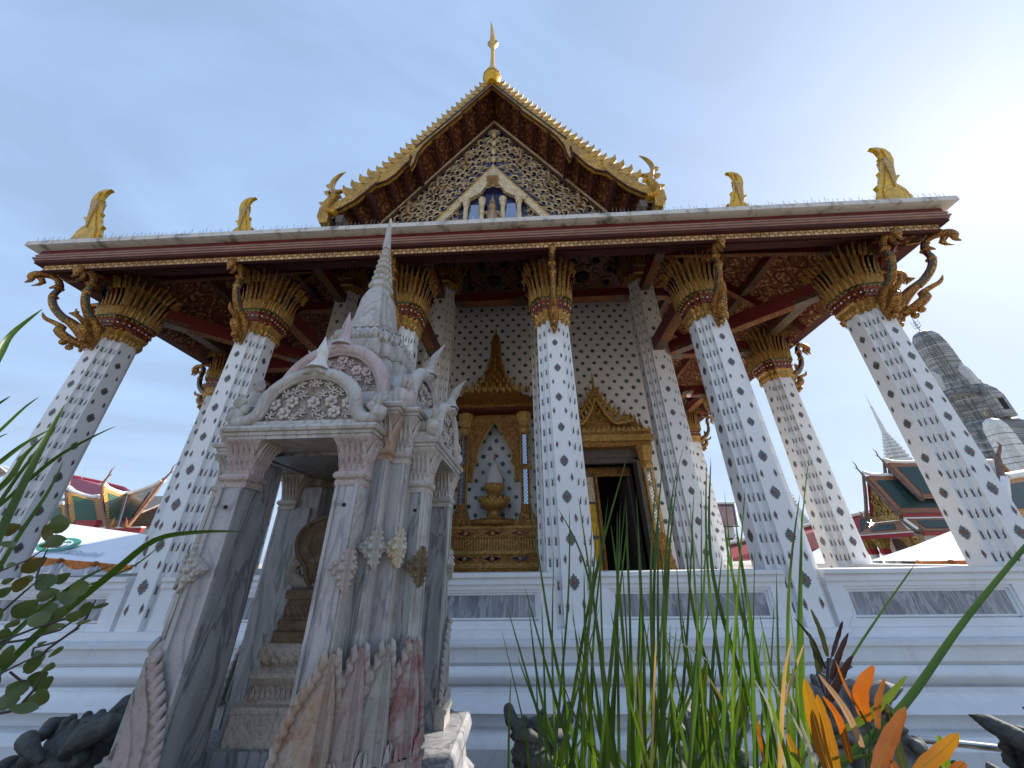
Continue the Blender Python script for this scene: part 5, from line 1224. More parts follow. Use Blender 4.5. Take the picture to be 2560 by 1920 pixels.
mb = MB(); mb.box(-38, -27, 20.9, 23, -G, 1.9, 'chedi_white'); mb.box(-38, -27, 20.3, 20.5, 2.05, 2.35, 'red_trim'); mb.box(-38, -27, 20.25, 20.6, 2.36, 2.46, 'ridge_plaster'); mb.box(-31.7, -30.2, 19.9, 20.3, 2.4, 2.9, 'red_trim'); HL(mb, 'wall')
# ---- pink roofed house and arched shed behind it
ph = thing('pink_roof_house', 'house with pink tiled hip roof half hidden behind the prayer hall', 'house', (-50, 36, -G))
mb = MB()
a, b, c, d = at(170, 1190, 36), at(252, 1207, 37), at(330, 1236, 34), at(160, 1238, 34)
mb.add([tuple(V(p)-V((-50, 36, -G))) for p in (a, b, c, d)], [(0, 1, 2, 3)], 'pink_tile'); mb.tube([V(p)-V((-50, 36, -G)) for p in (a, b, at(310, 1222, 36), c)], .25, 'red_trim', 5)
a, b, c, d = at(250, 1214, 39), at(312, 1218, 39), at(350, 1240, 36), at(250, 1240, 36)
mb.add([tuple(V(p)-V((-50, 36, -G))) for p in (a, b, c, d)], [(0, 1, 2, 3)], 'pink_tile'); mb.build('roof', ph)
mb = MB(); mb.box(-6, 8, 0, 6, 0, 9.6, 'grey_wall'); mb.build('wall', ph)
mb = MB(); mb.tube([V(at(204, 1197, 36))-V((-50, 36, -G)), V(at(219, 1163, 36))-V((-50, 36, -G))], .04, 'thin_wire', 4); mb.build('antenna', ph)
ash = thing('arched_shed', 'grey ribbed arched metal roof at the far left edge behind the corner column', 'shed', (-51.9, 26, -G))
mb = MB(); rr_ = 5.2; zc_ = 8.9+G-rr_
for i in range(17):
    a0 = math.pi*(i/16); a1 = math.pi*((i+1)/16)
    if i < 16: mb.add([(rr_*math.cos(a0), 0, zc_+rr_*math.sin(a0)), (rr_*math.cos(a1), 0, zc_+rr_*math.sin(a1)), (rr_*math.cos(a1), 3, zc_+rr_*math.sin(a1)), (rr_*math.cos(a0), 3, zc_+rr_*math.sin(a0))], [(0, 1, 2, 3)], 'zinc_sheet')
for k in range(5): mb.tube([(5.23*math.cos(t*math.pi/16), k*.7, zc_+5.23*math.sin(t*math.pi/16)) for t in range(17)], .07, 'ridge_plaster', 4)
mb.build('roof', ash); mb = MB(); mb.box(-5.1, 5.1, .2, 2.8, 0, zc_, 'grey_wall'); mb.build('wall', ash)
# ---- event tents
def swag(mb, p, q, depth, mat, folds=5, thick=.06):
    """draped cloth hanging between two points"""
    p, q = Vector(p), Vector(q); n = 12; vs = []; fs = []
    for j in range(folds+1):
        for i in range(n+1):
            t = i/n; s_ = 4*t*(1-t); vs.append(tuple(p+(q-p)*t+Vector((0, -thick*(.5+.5*math.sin(j*2.6))-.02, -depth*(.12+.88*s_)*j/folds))))
    for j in range(folds):
        for i in range(n): fs.append((j*(n+1)+i, j*(n+1)+i+1, (j+1)*(n+1)+i+1, (j+1)*(n+1)+i))
    mb.add(vs, fs, mat, True)
def tent_valance(par, p, q, n, base, orange=.30, silver=.55):
    p, q = Vector(p), Vector(q); b = Vector(base)
    o = MB(); s_ = MB()
    for i in range(n):
        a, c = p+(q-p)*(i/n)-b, p+(q-p)*((i+1)/n)-b
        swag(o, a, c, orange, 'orange_cloth', 6, .05); o.ball(a+V((0, -.08, -.06)), .14, 'orange_cloth', 8, 6, (1.2, .6, .8)); o.ball(c+V((0, -.08, -.06)), .14, 'orange_cloth', 8, 6, (1.2, .6, .8))
        swag(s_, a-V((0, -.03, .06)), c-V((0, -.03, .06)), silver, 'silver_cloth', 6, .05)
        for k in range(4): s_.tube([a+V((-.12+.08*k, -.05, -.1)), a+V((-.2+.13*k, -.06, -silver-.1))], [.03, .06], 'silver_cloth', 5)
    o.build('orange_swag', par); s_.build('silver_drape', par)
T0 = V((-19, 12, -G)); tl = thing('event_tent', 'white tent with green emblem, grey lettering and orange swags left of the marble shrine', 'tent', T0)
ta, tb, tcn, td = at(112, 1301, 13.2), at(372, 1337, 13.2), at(334, 1414, 11.0), at(70, 1390, 11.0)
mb = MB(); N = 10; vs, fs = [], []
for j in range(N+1):
    for i in range(N+1):
        u, v = i/N, j/N; p = (ta*(1-u)+tb*u)*(1-v)+(td*(1-u)+tcn*u)*v; sg = -.10*math.sin(math.pi*v)*math.sin(math.pi*u)+.02*math.sin(u*17+v*9)*v
        vs.append(tuple(p+V((0, 0, sg))-T0))
for j in range(N):
    for i in range(N): fs.append((j*(N+1)+i, j*(N+1)+i+1, (j+1)*(N+1)+i+1, (j+1)*(N+1)+i))
mb.add(vs, fs, 'tent_cloth', True)
mb.add([tuple(V(p)-T0) for p in (ta, tb, tb+V((0, 2.4, -1.6)), ta+V((0, 2.4, -1.6)))], [(0, 1, 2, 3)], 'tent_cloth')
mb.build('canopy', tl)
for p in (td, tcn, td+V((0, 4.4, 0)), tcn+V((0, 4.4, 0))):
    mb = MB(); q = V(p)-T0; mb.tube([(q.x, q.y+.1, 0), (q.x, q.y+.1, q.z-.03)], .04, 'steel', 6); mb.build('pole', tl)
tent_valance(tl, td, tcn, 3, T0, .34, .62)
ux = (tcn-td).normalized(); uv = ((ta-td)-ux*(ta-td).dot(ux)).normalized(); un = ux.cross(uv).normalized()
if un.y > 0: un = -un
ec = at(147, 1366, 11.0+2.2*.37)+un*.10
def on_cloth(a, b, lift=0.0): return tuple(ec+ux*a+uv*b+un*lift-T0)
mb = MB(); n = 28
mb.add([on_cloth(.95*math.cos(2*math.pi*i/n), .55*math.sin(2*math.pi*i/n)) for i in range(n)], [tuple(range(n))], 'emblem_green')
mb.add([on_cloth(.62*math.cos(2*math.pi*i/n), .36*math.sin(2*math.pi*i/n), .008) for i in range(n)], [tuple(range(n))], 'tent_cloth')
for cx_, r in ((-.24, .25), (.02, .20), (.27, .25)):
    mb.tube([on_cloth(cx_+r*math.cos(a)*.8, r*math.sin(a)*.95, .02) for a in [k*math.pi/8 for k in range(2, 17)]], .03, 'emblem_green', 5)
mb.build('emblem', tl)
cu = bpy.data.curves.new('lettering', 'FONT'); cu.body = 'มูลนิธิสิริวัฒนภักดี'; cu.size = .42; cu.align_x = 'CENTER'; cu.extrude = .004
tmp = bpy.data.objects.new('lettering', cu); COL.objects.link(tmp); bpy.context.view_layer.update()
try:
    me = bpy.data.meshes.new_from_object(tmp.evaluated_get(bpy.context.evaluated_depsgraph_get()))
    bpy.data.objects.remove(tmp); bpy.data.curves.remove(cu); me.name = 'lettering'
    me.materials.clear(); me.materials.append(M['print_grey'])
    xs = [v.co.x for v in me.vertices]; wd_ = max(xs)-min(xs); k = 2.55/wd_ if wd_ > .1 else 1
    X = Matrix.Identity(4)
    for i in range(3): X[i][0], X[i][1], X[i][2] = ux[i]*k, uv[i]*k*1.1, un[i]
    p = V(at(180, 1389, 11.33))+un*.06-T0; X.translation = p
    me.transform(X); lo = bpy.data.objects.new('lettering', me); COL.objects.link(lo); lo.parent = tl
except Exception as e_: print('lettering', e_)
def small_tent(name_label, peak, c0, c1, back, nsw):
    b = V(((c0.x+c1.x)/2, (c0.y+c1.y)/2, -G)); t = thing('event_tent', name_label, 'tent', b)
    mb = MB(); c2, c3 = c1+V((back*.3, back, 0)), c0+V((back*.3, back, 0))
    for a, c in ((c0, c1), (c1, c2), (c2, c3), (c3, c0)):
        mid = (a+c)*.5; m2 = peak*.5+mid*.5-V((0, 0, .18)); ma, mc = peak*.5+a*.5-V((0, 0, .06)), peak*.5+c*.5-V((0, 0, .06))
        P_ = [tuple(V(x)-b) for x in (peak, a, c, mid, ma, mc, m2)]
        mb.add(P_, [(0, 4, 6), (0, 6, 5), (4, 1, 3, 6), (6, 3, 2, 5)], 'tent_cloth', True)
    mb.build('canopy', t); tent_valance(t, c0, c1, nsw, b, .22, .4)
    for p in (c0, c1, c2, c3): m2 = MB(); q = V(p)-b; m2.tube([(q.x, q.y+.05, 0), (q.x, q.y+.05, q.z-.02)], .035, 'steel', 6); m2.build('pole', t)
small_tent('white peaked tent with bright orange swag at the foot of the right corner column', at(2400, 1318, 16.5), at(2292, 1403, 14), at(2452, 1400, 14.6), 4, 2)
small_tent('plain white tent top showing between the two right columns', at(2085, 1350, 18.5), at(1995, 1432, 16), at(2105, 1432, 16), 4, 2)
# ---- right: gabled hall with green roof and gold pediment
HX = 31.0
def atx(u, v, x):
    d = FW + RT*((u-1280)/FOC) - UP*((v-960)/FOC); return CAMP + d*((x-CAMP.x)/d.x)
hr = thing('gabled_hall', 'hall with tiered dark green roof, gold pediment and red eaves between the right hand columns', 'hall', (HX, 27, -G))
HR = lambda mb, name: mb.build(name, hr, (-HX, -27, G))
apx = atx(2166, 1190, HX); elb = atx(2180, 1352, HX); erb = atx(2285, 1330, HX)    # apex, far foot, near foot of the gable
yc = apx.y; hw_ = max(2.0, yc-erb.y); ze = erb.z; L = 9
ap = V((HX, yc, apx.z)); n0 = V((HX, yc-hw_, ze)); f0 = V((HX, yc+hw_, ze)); bk = V((L, 0, 0))
sw = V((1.6, 0, -.55))
mb = MB(); zt = ze+(ap.z-ze)*.30
nk = n0*.70+ap*.30; fk = f0*.70+ap*.30
quad_roof(mb, ap, ap+bk, nk+bk, nk, 'dark_green_tile', 'rust_tile', .04, (.05, .13)); quad_roof(mb, ap+bk, ap, fk, fk+bk, 'dark_green_tile', 'rust_tile', .04, (.05, .13)); HR(mb, 'roof')
mb = MB(); a, b = nk+V((.2, -.1, -.35)), n0+V((.2, -.5, 0)); quad_roof(mb, a, a+bk, b+bk, b, 'dark_green_tile', 'rust_tile', .04, (.05, .22)); HR(mb, 'roof')
mb = MB(); ap2 = ap+V((2.3, 0, 1.1)); n2 = nk+V((2.3, 0, 1.1)); f2 = fk+V((2.3, 0, 1.1)); quad_roof(mb, ap2, ap2+bk, n2+bk, n2, 'dark_green_tile', 'rust_tile', .04, (.05, .13)); quad_roof(mb, ap2+bk, ap2, f2, f2+bk, 'dark_green_tile', 'rust_tile', .04); HR(mb, 'roof')
mb = MB()
for p in (ap, ap2): mb.tube([p+V((-.15, 0, .35)), p+V((.5, 0, .12)), p+V((1.4, 0, .06)), p+bk], .15, 'ridge_plaster', 6)
HR(mb, 'ridge')
mb = MB(); mb.box(HX, HX+L, nk.y-.16, nk.y-.10, nk.z-.30, nk.z-.04, 'red_trim'); mb.box(HX, HX+L, nk.y-.22, nk.y-.1, nk.z-.42, nk.z-.31, 'ridge_plaster')
mb.box(HX-.1, HX+L, n0.y-.62, n0.y-.5, ze-.30, ze-.03, 'red_trim'); mb.box(HX-.95, HX-.85, n0.y-.6, f0.y+.6, ze-.36, ze-.06, 'red_trim'); mb.box(HX-1.0, HX-.8, n0.y-.65, f0.y+.6, ze-.055, ze+.02, 'ridge_plaster'); HR(mb, 'eave_board')
mb = MB(); quad_roof(mb, nk+V((-.02, .3, -.5)), fk+V((-.02, -.3, -.5)), f0+V((-.9, .5, 0)), n0+V((-.9, -.5, 0)), 'dark_green_tile', 'rust_tile', .04, (.22, .25)); HR(mb, 'porch_roof')
for p, a, b in ((ap, nk, fk), (ap2, n2, f2)):
    mb = MB(); barge2(mb, p+V((-.25, 0, .05)), a+V((-.25, -.15, -.1)), 'barge_dark', .13); barge2(mb, p+V((-.25, 0, .05)), b+V((-.25, .15, -.1)), 'barge_dark', .13); HR(mb, 'bargeboard')
    mb = MB(); horn(mb, p+V((-.25, 0, .1)), V((-.45, 0, 0)), 1.25, 'barge_dark'); HR(mb, 'roof_finial')
mb = MB(); barge2(mb, nk+V((-.3, -.1, -.4)), n0+V((-.3, -.5, -.1)), 'barge_dark', .12); barge2(mb, fk+V((-.3, .1, -.4)), f0+V((-.3, .5, -.1)), 'barge_dark', .12); HR(mb, 'bargeboard')
mb = MB(); q = [ap-V((-.15, 0, .35)), nk+V((.15, .2, 0)), fk+V((.15, -.2, 0))]; mb.add([tuple(p) for p in q], [(0, 1, 2)], 'gold_far'); mb.box(HX-.1, HX+.2, nk.y+.1, fk.y-.1, nk.z-.45, nk.z, 'gold_far')
for tr_ in range(60):
    u, v = rnd.random(), rnd.random()
    if u+v > 1: u, v = 1-u, 1-v
    p = q[0]+(q[1]-q[0])*u+(q[2]-q[0])*v; mb.ball(p-V((.06, 0, 0)), .13, 'gold_far', 5, 4, (.5, 1, 1.4))
HR(mb, 'pediment')
mb = MB(); mb.box(HX+.6, HX+L, n0.y+.2, f0.y-.2, -G, ze+.2, 'chedi_white'); mb.box(HX+.5, HX+.58, yc-1.0, yc+.9, -G, ze-.4, 'old_wood'); HR(mb, 'wall')
for yy in (n0.y+.1, yc+.2-hw_*.0+.0, f0.y-.1):
    if abs(yy-yc) < .5: yy = yc+hw_*.35
    mb = MB(); ln = lambda z, yy=yy: (HX-.55, yy)
    mb.tier(redent(.6, 1), [(.30, -G), (.26, ze-1.5)], 'chedi_white', lean=ln); mb.tier(redent(.6, 1), [(.28, ze-1.55), (.33, ze-1.4), (.30, ze-1.1)], 'red_trim', lean=ln); mb.tier(redent(.6, 1), [(.30, ze-1.12), (.34, ze-.9), (.55, ze-.35)], 'gold_far', lean=ln)
    HR(mb, 'column')
# ---- hall at the right edge
he = thing('edge_hall', 'green roofed hall with white gable border at the right edge below the grey towers', 'hall', (34, 20, -G))
E0 = V((34, 20, -G)); mb = MB()
a, b, c, d = at(2512, 1196, 19.5), at(2650, 1172, 21), at(2680, 1290, 19), at(2520, 1292, 18.2)
quad_roof(mb, a-E0, b-E0, c-E0, d-E0, 'dark_green_tile', 'orange_tile', .05, (.02, .18)); mb.build('roof', he)
mb = MB(); mb.tube([a-E0+V((-.15, -.1, 0)), d-E0+V((-.15, -.1, 0))], .22, 'ridge_plaster', 5); mb.tube([a-E0+V((0, -.1, .1)), b-E0+V((0, -.1, .1))], .24, 'ridge_plaster', 5)
p = at(2462, 1168, 20)-E0; q = at(2490, 1140, 20.5)-E0; mb.add([tuple(x) for x in (p, q, at(2506, 1180, 20)-E0, at(2498, 1215, 19.7)-E0)], [(0, 1, 2, 3)], 'ridge_plaster'); mb.build('ridge', he)
mb = MB(); barge2(mb, at(2492, 1140, 19.9)-E0, at(2508, 1228, 19.2)-E0, 'barge_dark', .20); mb.tube([at(2492, 1150, 19.9)-E0, at(2499, 1125, 19.9)-E0, at(2501, 1112, 19.9)-E0, at(2490, 1103, 19.9)-E0], [.14, .10, .07, .01], 'barge_red_gold', 6)
mb.add([tuple(x) for x in (at(2506, 1168, 20)-E0, at(2528, 1190, 20)-E0, at(2510, 1200, 19.8)-E0)], [(0, 1, 2)], 'red_trim'); mb.tube([at(2505, 1160, 20)-E0, at(2532, 1190, 20)-E0], .09, 'gold_far', 5); mb.build('gable', he)
mb = MB(); mb.box(-.8, 6, -1.2, .6, 0, 4.4, 'chedi_white'); mb.build('wall', he)
# ---- long gallery roof and the maroon roofed building
gl = thing('gallery', 'long low gallery with dark green roof and white ridge running between the right columns', 'gallery', (27, 31, -G)); g0 = V((27, 31, -G))
mb = MB(); a, b, c, d = at(1800, 1366, 33), at(2180, 1280, 33), at(2190, 1375, 30.5), at(1800, 1405, 30.5)
quad_roof(mb, a-g0, b-g0, c-g0, d-g0, 'dark_green_tile', 'rust_tile', .05, (.0, .16)); mb.build('roof', gl)
mb = MB(); mb.tube([a-g0+V((0, 0, .12)), b-g0+V((0, 0, .12))], .18, 'ridge_plaster', 6); mb.build('ridge', gl)
mb = MB(); mb.box(-9, 6, .2, .8, 0, 1.5, 'chedi_white'); mb.build('wall', gl)
mr = thing('maroon_roof_building', 'white two storey building with maroon roof and row of small dark windows between two columns', 'building', (26, 46, -G)); m0 = V((26, 46, -G))
mb = MB(); a, b, c, d = at(1760, 1258, 49), at(1836, 1258, 49), at(1846, 1315, 45.3), at(1770, 1316, 45.3)
mb.add([tuple(x-m0) for x in (a, b, c, d)], [(0, 1, 2, 3)], 'maroon_tile'); mb.tube([a-m0, b-m0], .25, 'ridge_plaster', 6); mb.tube([b-m0, c-m0], .15, 'ridge_plaster', 5); mb.tube([d-m0, c-m0], .12, 'dark_green_tile', 5); mb.build('roof', mr)
mb = MB(); mb.box(-3, 2.0, 0, 5, 0, 3.5+G, 'chedi_white'); mb.build('wall', mr)
for i in range(4):
    mb = MB(); x = -.75+i*.42; mb.box(x, x+.20, -.05, .02, 2.55+G, 3.0+G, 'dark_glass'); mb.build('window', mr)
mb = MB(); mb.add([(-3, -.05, 2.2+G), (2.3, -.05, 2.2+G), (2.8, -1.6, 1.3+G), (-3, -1.6, 1.3+G)], [(0, 1, 2, 3)], 'maroon_tile'); mb.tube([(1.0, -1.0, 1.75+G), (1.9, -.4, 2.5+G)], .09, 'ridge_plaster', 5); mb.build('lower_roof', mr)
# ---- towers
def prang(name, label, c, prof, k_ribs, trident, mat='prang_mosaic', rich=True):
    t = thing(name, label, 'tower', (c[0], c[1], -G)); mb = MB()
    prof = [(r*.72, z) for r, z in prof]
    mb.tier(redent(.50, 4), [(r, z+G) for r, z in prof], mat); mb.build('body', t)
    d = MB()
    for (r0, z0), (r1, z1) in zip(prof[:-1], prof[1:]):
        if z1-z0 < .9 or z0 < prof[-1][1]*.28: continue
        n = max(1, int((z1-z0)/(1.15 if rich else .55)))
        for i in range(n):
            tt = (i+.5)/n; r = r0+(r1-r0)*tt; z = z0+(z1-z0)*tt+G
            d.tier(redent(.50, 4), [(r*1.03, z-.07*(1 if rich else .5)), (r*1.03, z+.07*(1 if rich else .5))], 'prang_light' if i % 2 else 'prang_dark', caps=(True, True))
    d.build('tier_band', t)
    f = MB(); z = prof[-1][1]+G; h = trident
    f.tube([(0, 0, z), (0, 0, z+h)], [.06*h/3, .02*h/3], 'gold_far' if not rich else 'prang_dark', 5)
    for k in range(4):
        for lv in (.25, .42, .58): a = k*math.pi/2+lv; f.tube([(0, 0, z+h*lv), (h*.13*math.cos(a), h*.13*math.sin(a), z+h*(lv+.04)), (h*.16*math.cos(a), h*.16*math.sin(a), z+h*(lv+.20))], [.05*h/3, .04*h/3, .01], 'gold_far' if not rich else 'prang_dark', 4)
    f.build('trident', t)
    return t
pg = prang('great_tower', 'huge grey mosaic covered temple tower rising far behind the right corner column', (97.5, 70), [(17, -G), (15, 5), (12.5, 11), (10.5, 16), (8.8, 20), (7.6, 21.2), (7.3, 23), (6.3, 24.2), (5.5, 24.6), (5.2, 30), (5.9, 30.4), (5.6, 31.6), (4.7, 32.6), (4.4, 34.2), (3.9, 35), (3.7, 36.2), (3.6, 38), (3.55, 41), (3.35, 44), (2.9, 46.3), (2.0, 47.7), (.8, 48.3)], 9, 4.6)
for a in range(4):
    cc, ss = [(1, 0), (0, 1), (-1, 0), (0, -1)][a]; x, y = 3.0*ss, -3.0*cc; tu = MB()
    tu.tier(redent(.5, 2), [(1.0, 32.3+G), (.95, 34.5+G), (.75, 36.3+G), (.4, 37.1+G), (.05, 37.6+G)], 'prang_light', lean=lambda z, x=x, y=y: (x, y)); tu.build('turret', pg)
    x, y = 4.3*ss, -4.3*cc; tu = MB(); tu.tier(SQ, [(1.25, 24.4+G), (1.25, 29+G), (1.0, 30.5+G), (.3, 32+G)], 'prang_mosaic', lean=lambda z, x=x, y=y: (x, y)); o_ = tu.build('niche', pg)
    x, y = 5.56*ss, -5.56*cc; tu = MB(); tu.cbox((x, y, 27+G), (1.0 if a % 2 == 0 else .1, .1 if a % 2 == 0 else 1.0, 2.4), 'black_void'); tu.build('opening', o_)
prang('small_tower', 'smaller pale rounded tower with gold trident in front of the great tower', (60.9, 40), [(3.6, -G), (3.2, 3), (2.4, 6), (1.95, 8), (1.65, 8.3), (1.55, 10), (1.50, 11.5), (1.44, 13), (1.30, 14.4), (.95, 15.2), (.35, 15.55)], 5, 1.5, 'chedi_white', False)
def chedi(label, c, zt, k, name='stupa'):
    t = thing(name, label, 'stupa', (c[0], c[1], -G)); mb = MB(); Z_ = lambda z: zt+z*k+G
    mb.tier(circ(10), [(.34, Z_(-9.2)), (.30, Z_(-8)), (.14, Z_(-3.2)), (.16, Z_(-3.1)), (.08, Z_(-3.0)), (.02, Z_(0))], 'chedi_white'); mb.ball((0, 0, Z_(-3.4)), .26*k, 'chedi_white', 8, 6); mb.build('needle', t)
    mb = MB(); P_ = redent(.6, 2); z = -9.2; r = .45
    for i in range(9):
        h_ = .55+.04*i; mb.tier(P_, [(r*.72*k, Z_(z-h_)), (r*1.05*k, Z_(z-h_*.7)), (r*1.0*k, Z_(z-h_*.3)), (r*.7*k, Z_(z))], 'chedi_white'); z -= h_; r += .16
    mb.build('ring_spire', t)
    mb = MB(); mb.tier(P_, [(4.2*k, G*0), (4.0*k, Z_(z-9)), (3.5*k, Z_(z-7)), (2.9*k, Z_(z-5)), (2.2*k, Z_(z-2.6)), (1.9*k, Z_(z-1.2)), (1.5*k, Z_(z))], 'chedi_white'); 
    for i in range(10): mb.tier(P_, [((2.2+.2*i)*k, Z_(z-2.4-.62*i)), ((2.3+.2*i)*k, Z_(z-2.6-.62*i))], 'prang_light')
    mb.build('bell_base', t)
chedi('white needle spired stupa with stacked rings rising above the gabled hall roof', (62.2, 55), 26.0, .80)
chedi('white stupa spire seen between the two right columns beside the gallery', (45.8, 60), 17.2, .62)

# ================================================================ STONE LIONS AND RAIL
def lion(label, loc, yaw, s_, mat, voxel=.013, hs=1.0):
    t = thing('stone_lion', label, 'statue', loc, 'stone lions along the terrace', (0, 0, yaw))
    mb = MB(); b = lambda x, y, z, r, sq=(1, 1, 1): mb.ball((x*s_, y*s_, z*s_), r*s_, mat, 12, 9, sq)
    tb_ = lambda P_, rr: mb.tube([(x*s_, y*s_, z*s_) for x, y, z in P_], [r*s_ for r in rr], mat, 9)
    # trunk, haunches, legs (facing -y)
    b(0, .02, .46, .24, (1, 1.05, 1.15)); b(0, .26, .36, .26, (1.05, 1.1, 1.0)); b(0, -.08, .56, .22, (1.05, .9, 1.1))
    for q in (-1, 1):
        b(q*.20, .32, .26, .19, (.75, 1.15, 1.15)); tb_([(q*.20, .30, .14), (q*.22, .05, .06), (q*.22, -.06, .05)], [.10, .08, .07])
        tb_([(q*.15, -.12, .50), (q*.17, -.22, .30), (q*.17, -.22, .12), (q*.17, -.26, .05)], [.12, .09, .08, .09]); b(q*.17, -.31, .05, .085, (1.1, 1.2, .7))
        for k in range(3): b(q*.17+(k-1)*.05, -.39, .04, .035)
    # head
    H3 = lambda x, y, z: (x*hs, -.15+(y+.15)*hs, .70+(z-.70)*hs)
    b0, tb0 = b, tb_
    b = lambda x, y, z, r, sq=(1, 1, 1): b0(*H3(x, y, z), r*hs, sq)
    tb_ = lambda P_, rr: tb0([H3(*p) for p in P_], [r*hs for r in rr])
    b(0, -.18, .84, .20, (1.05, 1.0, .95)); b(0, -.37, .815, .105, (1.15, 1.15, .7)); b(0, -.34, .67, .10, (1.15, 1.2, .42)); b(0, -.475, .86, .055, (1.25, .9, .75))
    for q in (-1, 1):
        b(q*.045, -.495, .85, .028); b(q*.105, -.355, .905, .042, (1, 1.1, .9))                                  # nostril, eye
        tb_([(q*.03, -.40, .95), (q*.10, -.405, .985), (q*.17, -.35, .965), (q*.205, -.27, .91)], [.03, .042, .036, .015])   # brow
        tb_([(0, -.485, .805), (q*.07, -.475, .79), (q*.125, -.42, .765), (q*.15, -.34, .745), (q*.165, -.28, .78)], [.03, .032, .028, .024, .02])   # upper lip
        tb_([(0, -.455, .665), (q*.07, -.435, .665), (q*.12, -.36, .68), (q*.145, -.28, .70)], [.026, .026, .022, .018])       # lower lip
        for k in range(4): b(q*(.02+.035*k), -.455+.022*k, .752, .017, (1, 1, 1.5))                               # teeth
        tb_([(q*.125, -.415, .755), (q*.125, -.425, .70)], [.018, .004])
        tb_([(q*.17, -.20, .93), (q*.25, -.13, 1.0), (q*.27, -.03, 1.04), (q*.25, .07, 1.05)], [.035, .06, .05, .006])        # leaf ear
        tb_([(q*.12, -.36, .65), (q*.15, -.30, .57), (q*.11, -.28, .48)], [.036, .03, .008])
        for r_, n_ in ((.12, 5), (.16, 6)):
            for k in range(n_): a = .25+k*.30; b(q*r_*math.sin(a)*1.1, -.30+.05*k, .99+.03*math.cos(a)-(r_-.12)*.8, .023)
    for k in range(44):
        a = (1 if k % 2 else -1)*rnd.uniform(1.0, 3.1); z = .60+.40*((k*7) % 44)/44; r = .205*math.sqrt(max(.12, 1-((z-.82)/.26)**2))
        x, y = r*1.1*math.sin(a), -.14-r*math.cos(a)
        b(x, y, z, .036); b(x*1.13, -.14+(y+.14)*1.13, z, .018)
    b, tb_ = b0, tb0
    for k in range(34):                                    # scale-like curls down the back
        b(rnd.uniform(-.15, .15), .08+k*.011, .74-k*.0105+rnd.uniform(-.02, .02), rnd.uniform(.035, .05))
    tb_([(0, .50, .25), (.02, .58, .40), (.0, .52, .58), (.04, .46, .66)], [.07, .08, .07, .01])
    mb.box(-.34*s_, .34*s_, -.48*s_, .60*s_, -.06*s_, .06*s_, mat)
    tmp = bpy.data.objects.new('tmp_lion', mb.mesh('tmp_lion')); COL.objects.link(tmp)
    md = tmp.modifiers.new('r', 'REMESH'); md.mode = 'VOXEL'; md.voxel_size = voxel*s_; md.use_smooth_shade = True
    m2 = tmp.modifiers.new('s', 'SMOOTH'); m2.factor = .5; m2.iterations = 1
    bpy.context.view_layer.update()
    me = bpy.data.meshes.new_from_object(tmp.evaluated_get(bpy.context.evaluated_depsgraph_get())); me.name = 'body'
    bpy.data.objects.remove(tmp)
    me.materials.clear(); me.materials.append(M[mat])
    me.polygons.foreach_set('material_index', [0]*len(me.polygons)); me.polygons.foreach_set('use_smooth', [True]*len(me.polygons))
    o = bpy.data.objects.new('body', me); COL.objects.link(o); o.parent = t
    p = MB(); h = loc[2]+G-.06*s_; p.box(-.38*s_, .38*s_, -.53*s_, .65*s_, -h-.06*s_, -.06*s_, 'lion_pale'); p.build('pedestal', t)
    return t
lion('dark mossy stone lion head in profile at the lower left beside the marble shrine', (-2.30, -2.24, -2.22), R(-62), 1.05, 'lion_stone', .010, 1.28)
lion('stone lion facing the viewer behind the left edge of the reeds', (.95, -1.80, -2.10), R(4), .90, 'lion_stone', .010, 1.05)
lion('stone lion mostly hidden behind the middle of the reeds', (2.42, -1.9, -2.10), R(-60), .92, 'lion_pale', .011)
lion('pale curly backed stone lion behind the orange leaves', (3.52, -2.15, -2.06), R(-100), 1.15, 'lion_pale', .010)
lion('stone lion cut by the right edge of the picture', (4.18, -2.45, -2.10), R(15), 1.05, 'lion_stone', .011)
rl = thing('steel_rail', 'round steel rail running behind the stone lions at the lower right', 'rail', (4.2, -2.0, -G))
mb = MB(); mb.tube([(-2.2, .35, 1.05), (-.9, .05, 1.06), (.6, -.32, 1.03), (2.0, -.66, 1.02)], .022, 'steel', 8); mb.build('bar', rl)
for x, y in ((-1.9, .28), (1.6, -.56)): mb = MB(); mb.tube([(x, y, 0), (x, y, 1.04)], .022, 'steel', 8); mb.build('post', rl)

# ================================================================ PLANTS NEAR THE CAMERA
def blade(mb, pts, w0, mat, fold=.25, n=12, taper=.9):
    """long narrow leaf with a folded section, widest near its foot"""
    P_ = [Vector(p) for p in smoothpath([tuple(p) for p in pts], max(2, n//(len(pts)-1)))]; m_ = len(P_)-1; vs, fs = [], []
    view = (P_[m_//2]-CAMP).normalized()
    tw = rnd.uniform(-.5, .5)
    for i, p in enumerate(P_):
        t = i/m_; d = (P_[min(i+1, m_)]-P_[max(i-1, 0)]).normalized(); s_ = d.cross(view)
        s_ = s_.normalized() if s_.length > 1e-4 else Vector((1, 0, 0)); nn = s_.cross(d); s_ = (s_*math.cos(tw)+nn*math.sin(tw)).normalized(); nn = s_.cross(d)
        ww = w0*.5*(min(1, .55+t*2.2) if t < .2 else (1-((t-.2)/.8)**2.4*taper) if t < 1 else 0.01)
        vs += [p-s_*ww, p+nn*ww*fold, p+s_*ww]
    for i in range(m_):
        for k in (0, 1): fs.append((i*3+k, i*3+k+1, i*3+k+4, i*3+k+3))
    return mb.add([tuple(v) for v in vs], fs, mat, True)
def to_ground(a, b, zg=-G+.02):
    """carry the line from a down through b to the soil"""
    d = b-a; k = (zg-a.z)/d.z if d.z < -1e-3 else 1.5
    return a+d*max(1.0, min(k, 2.6))
rc = thing('reed_clump', 'tall clump of slender green reeds in front of the white terrace', 'reeds', (1.6, -4.4, -G))
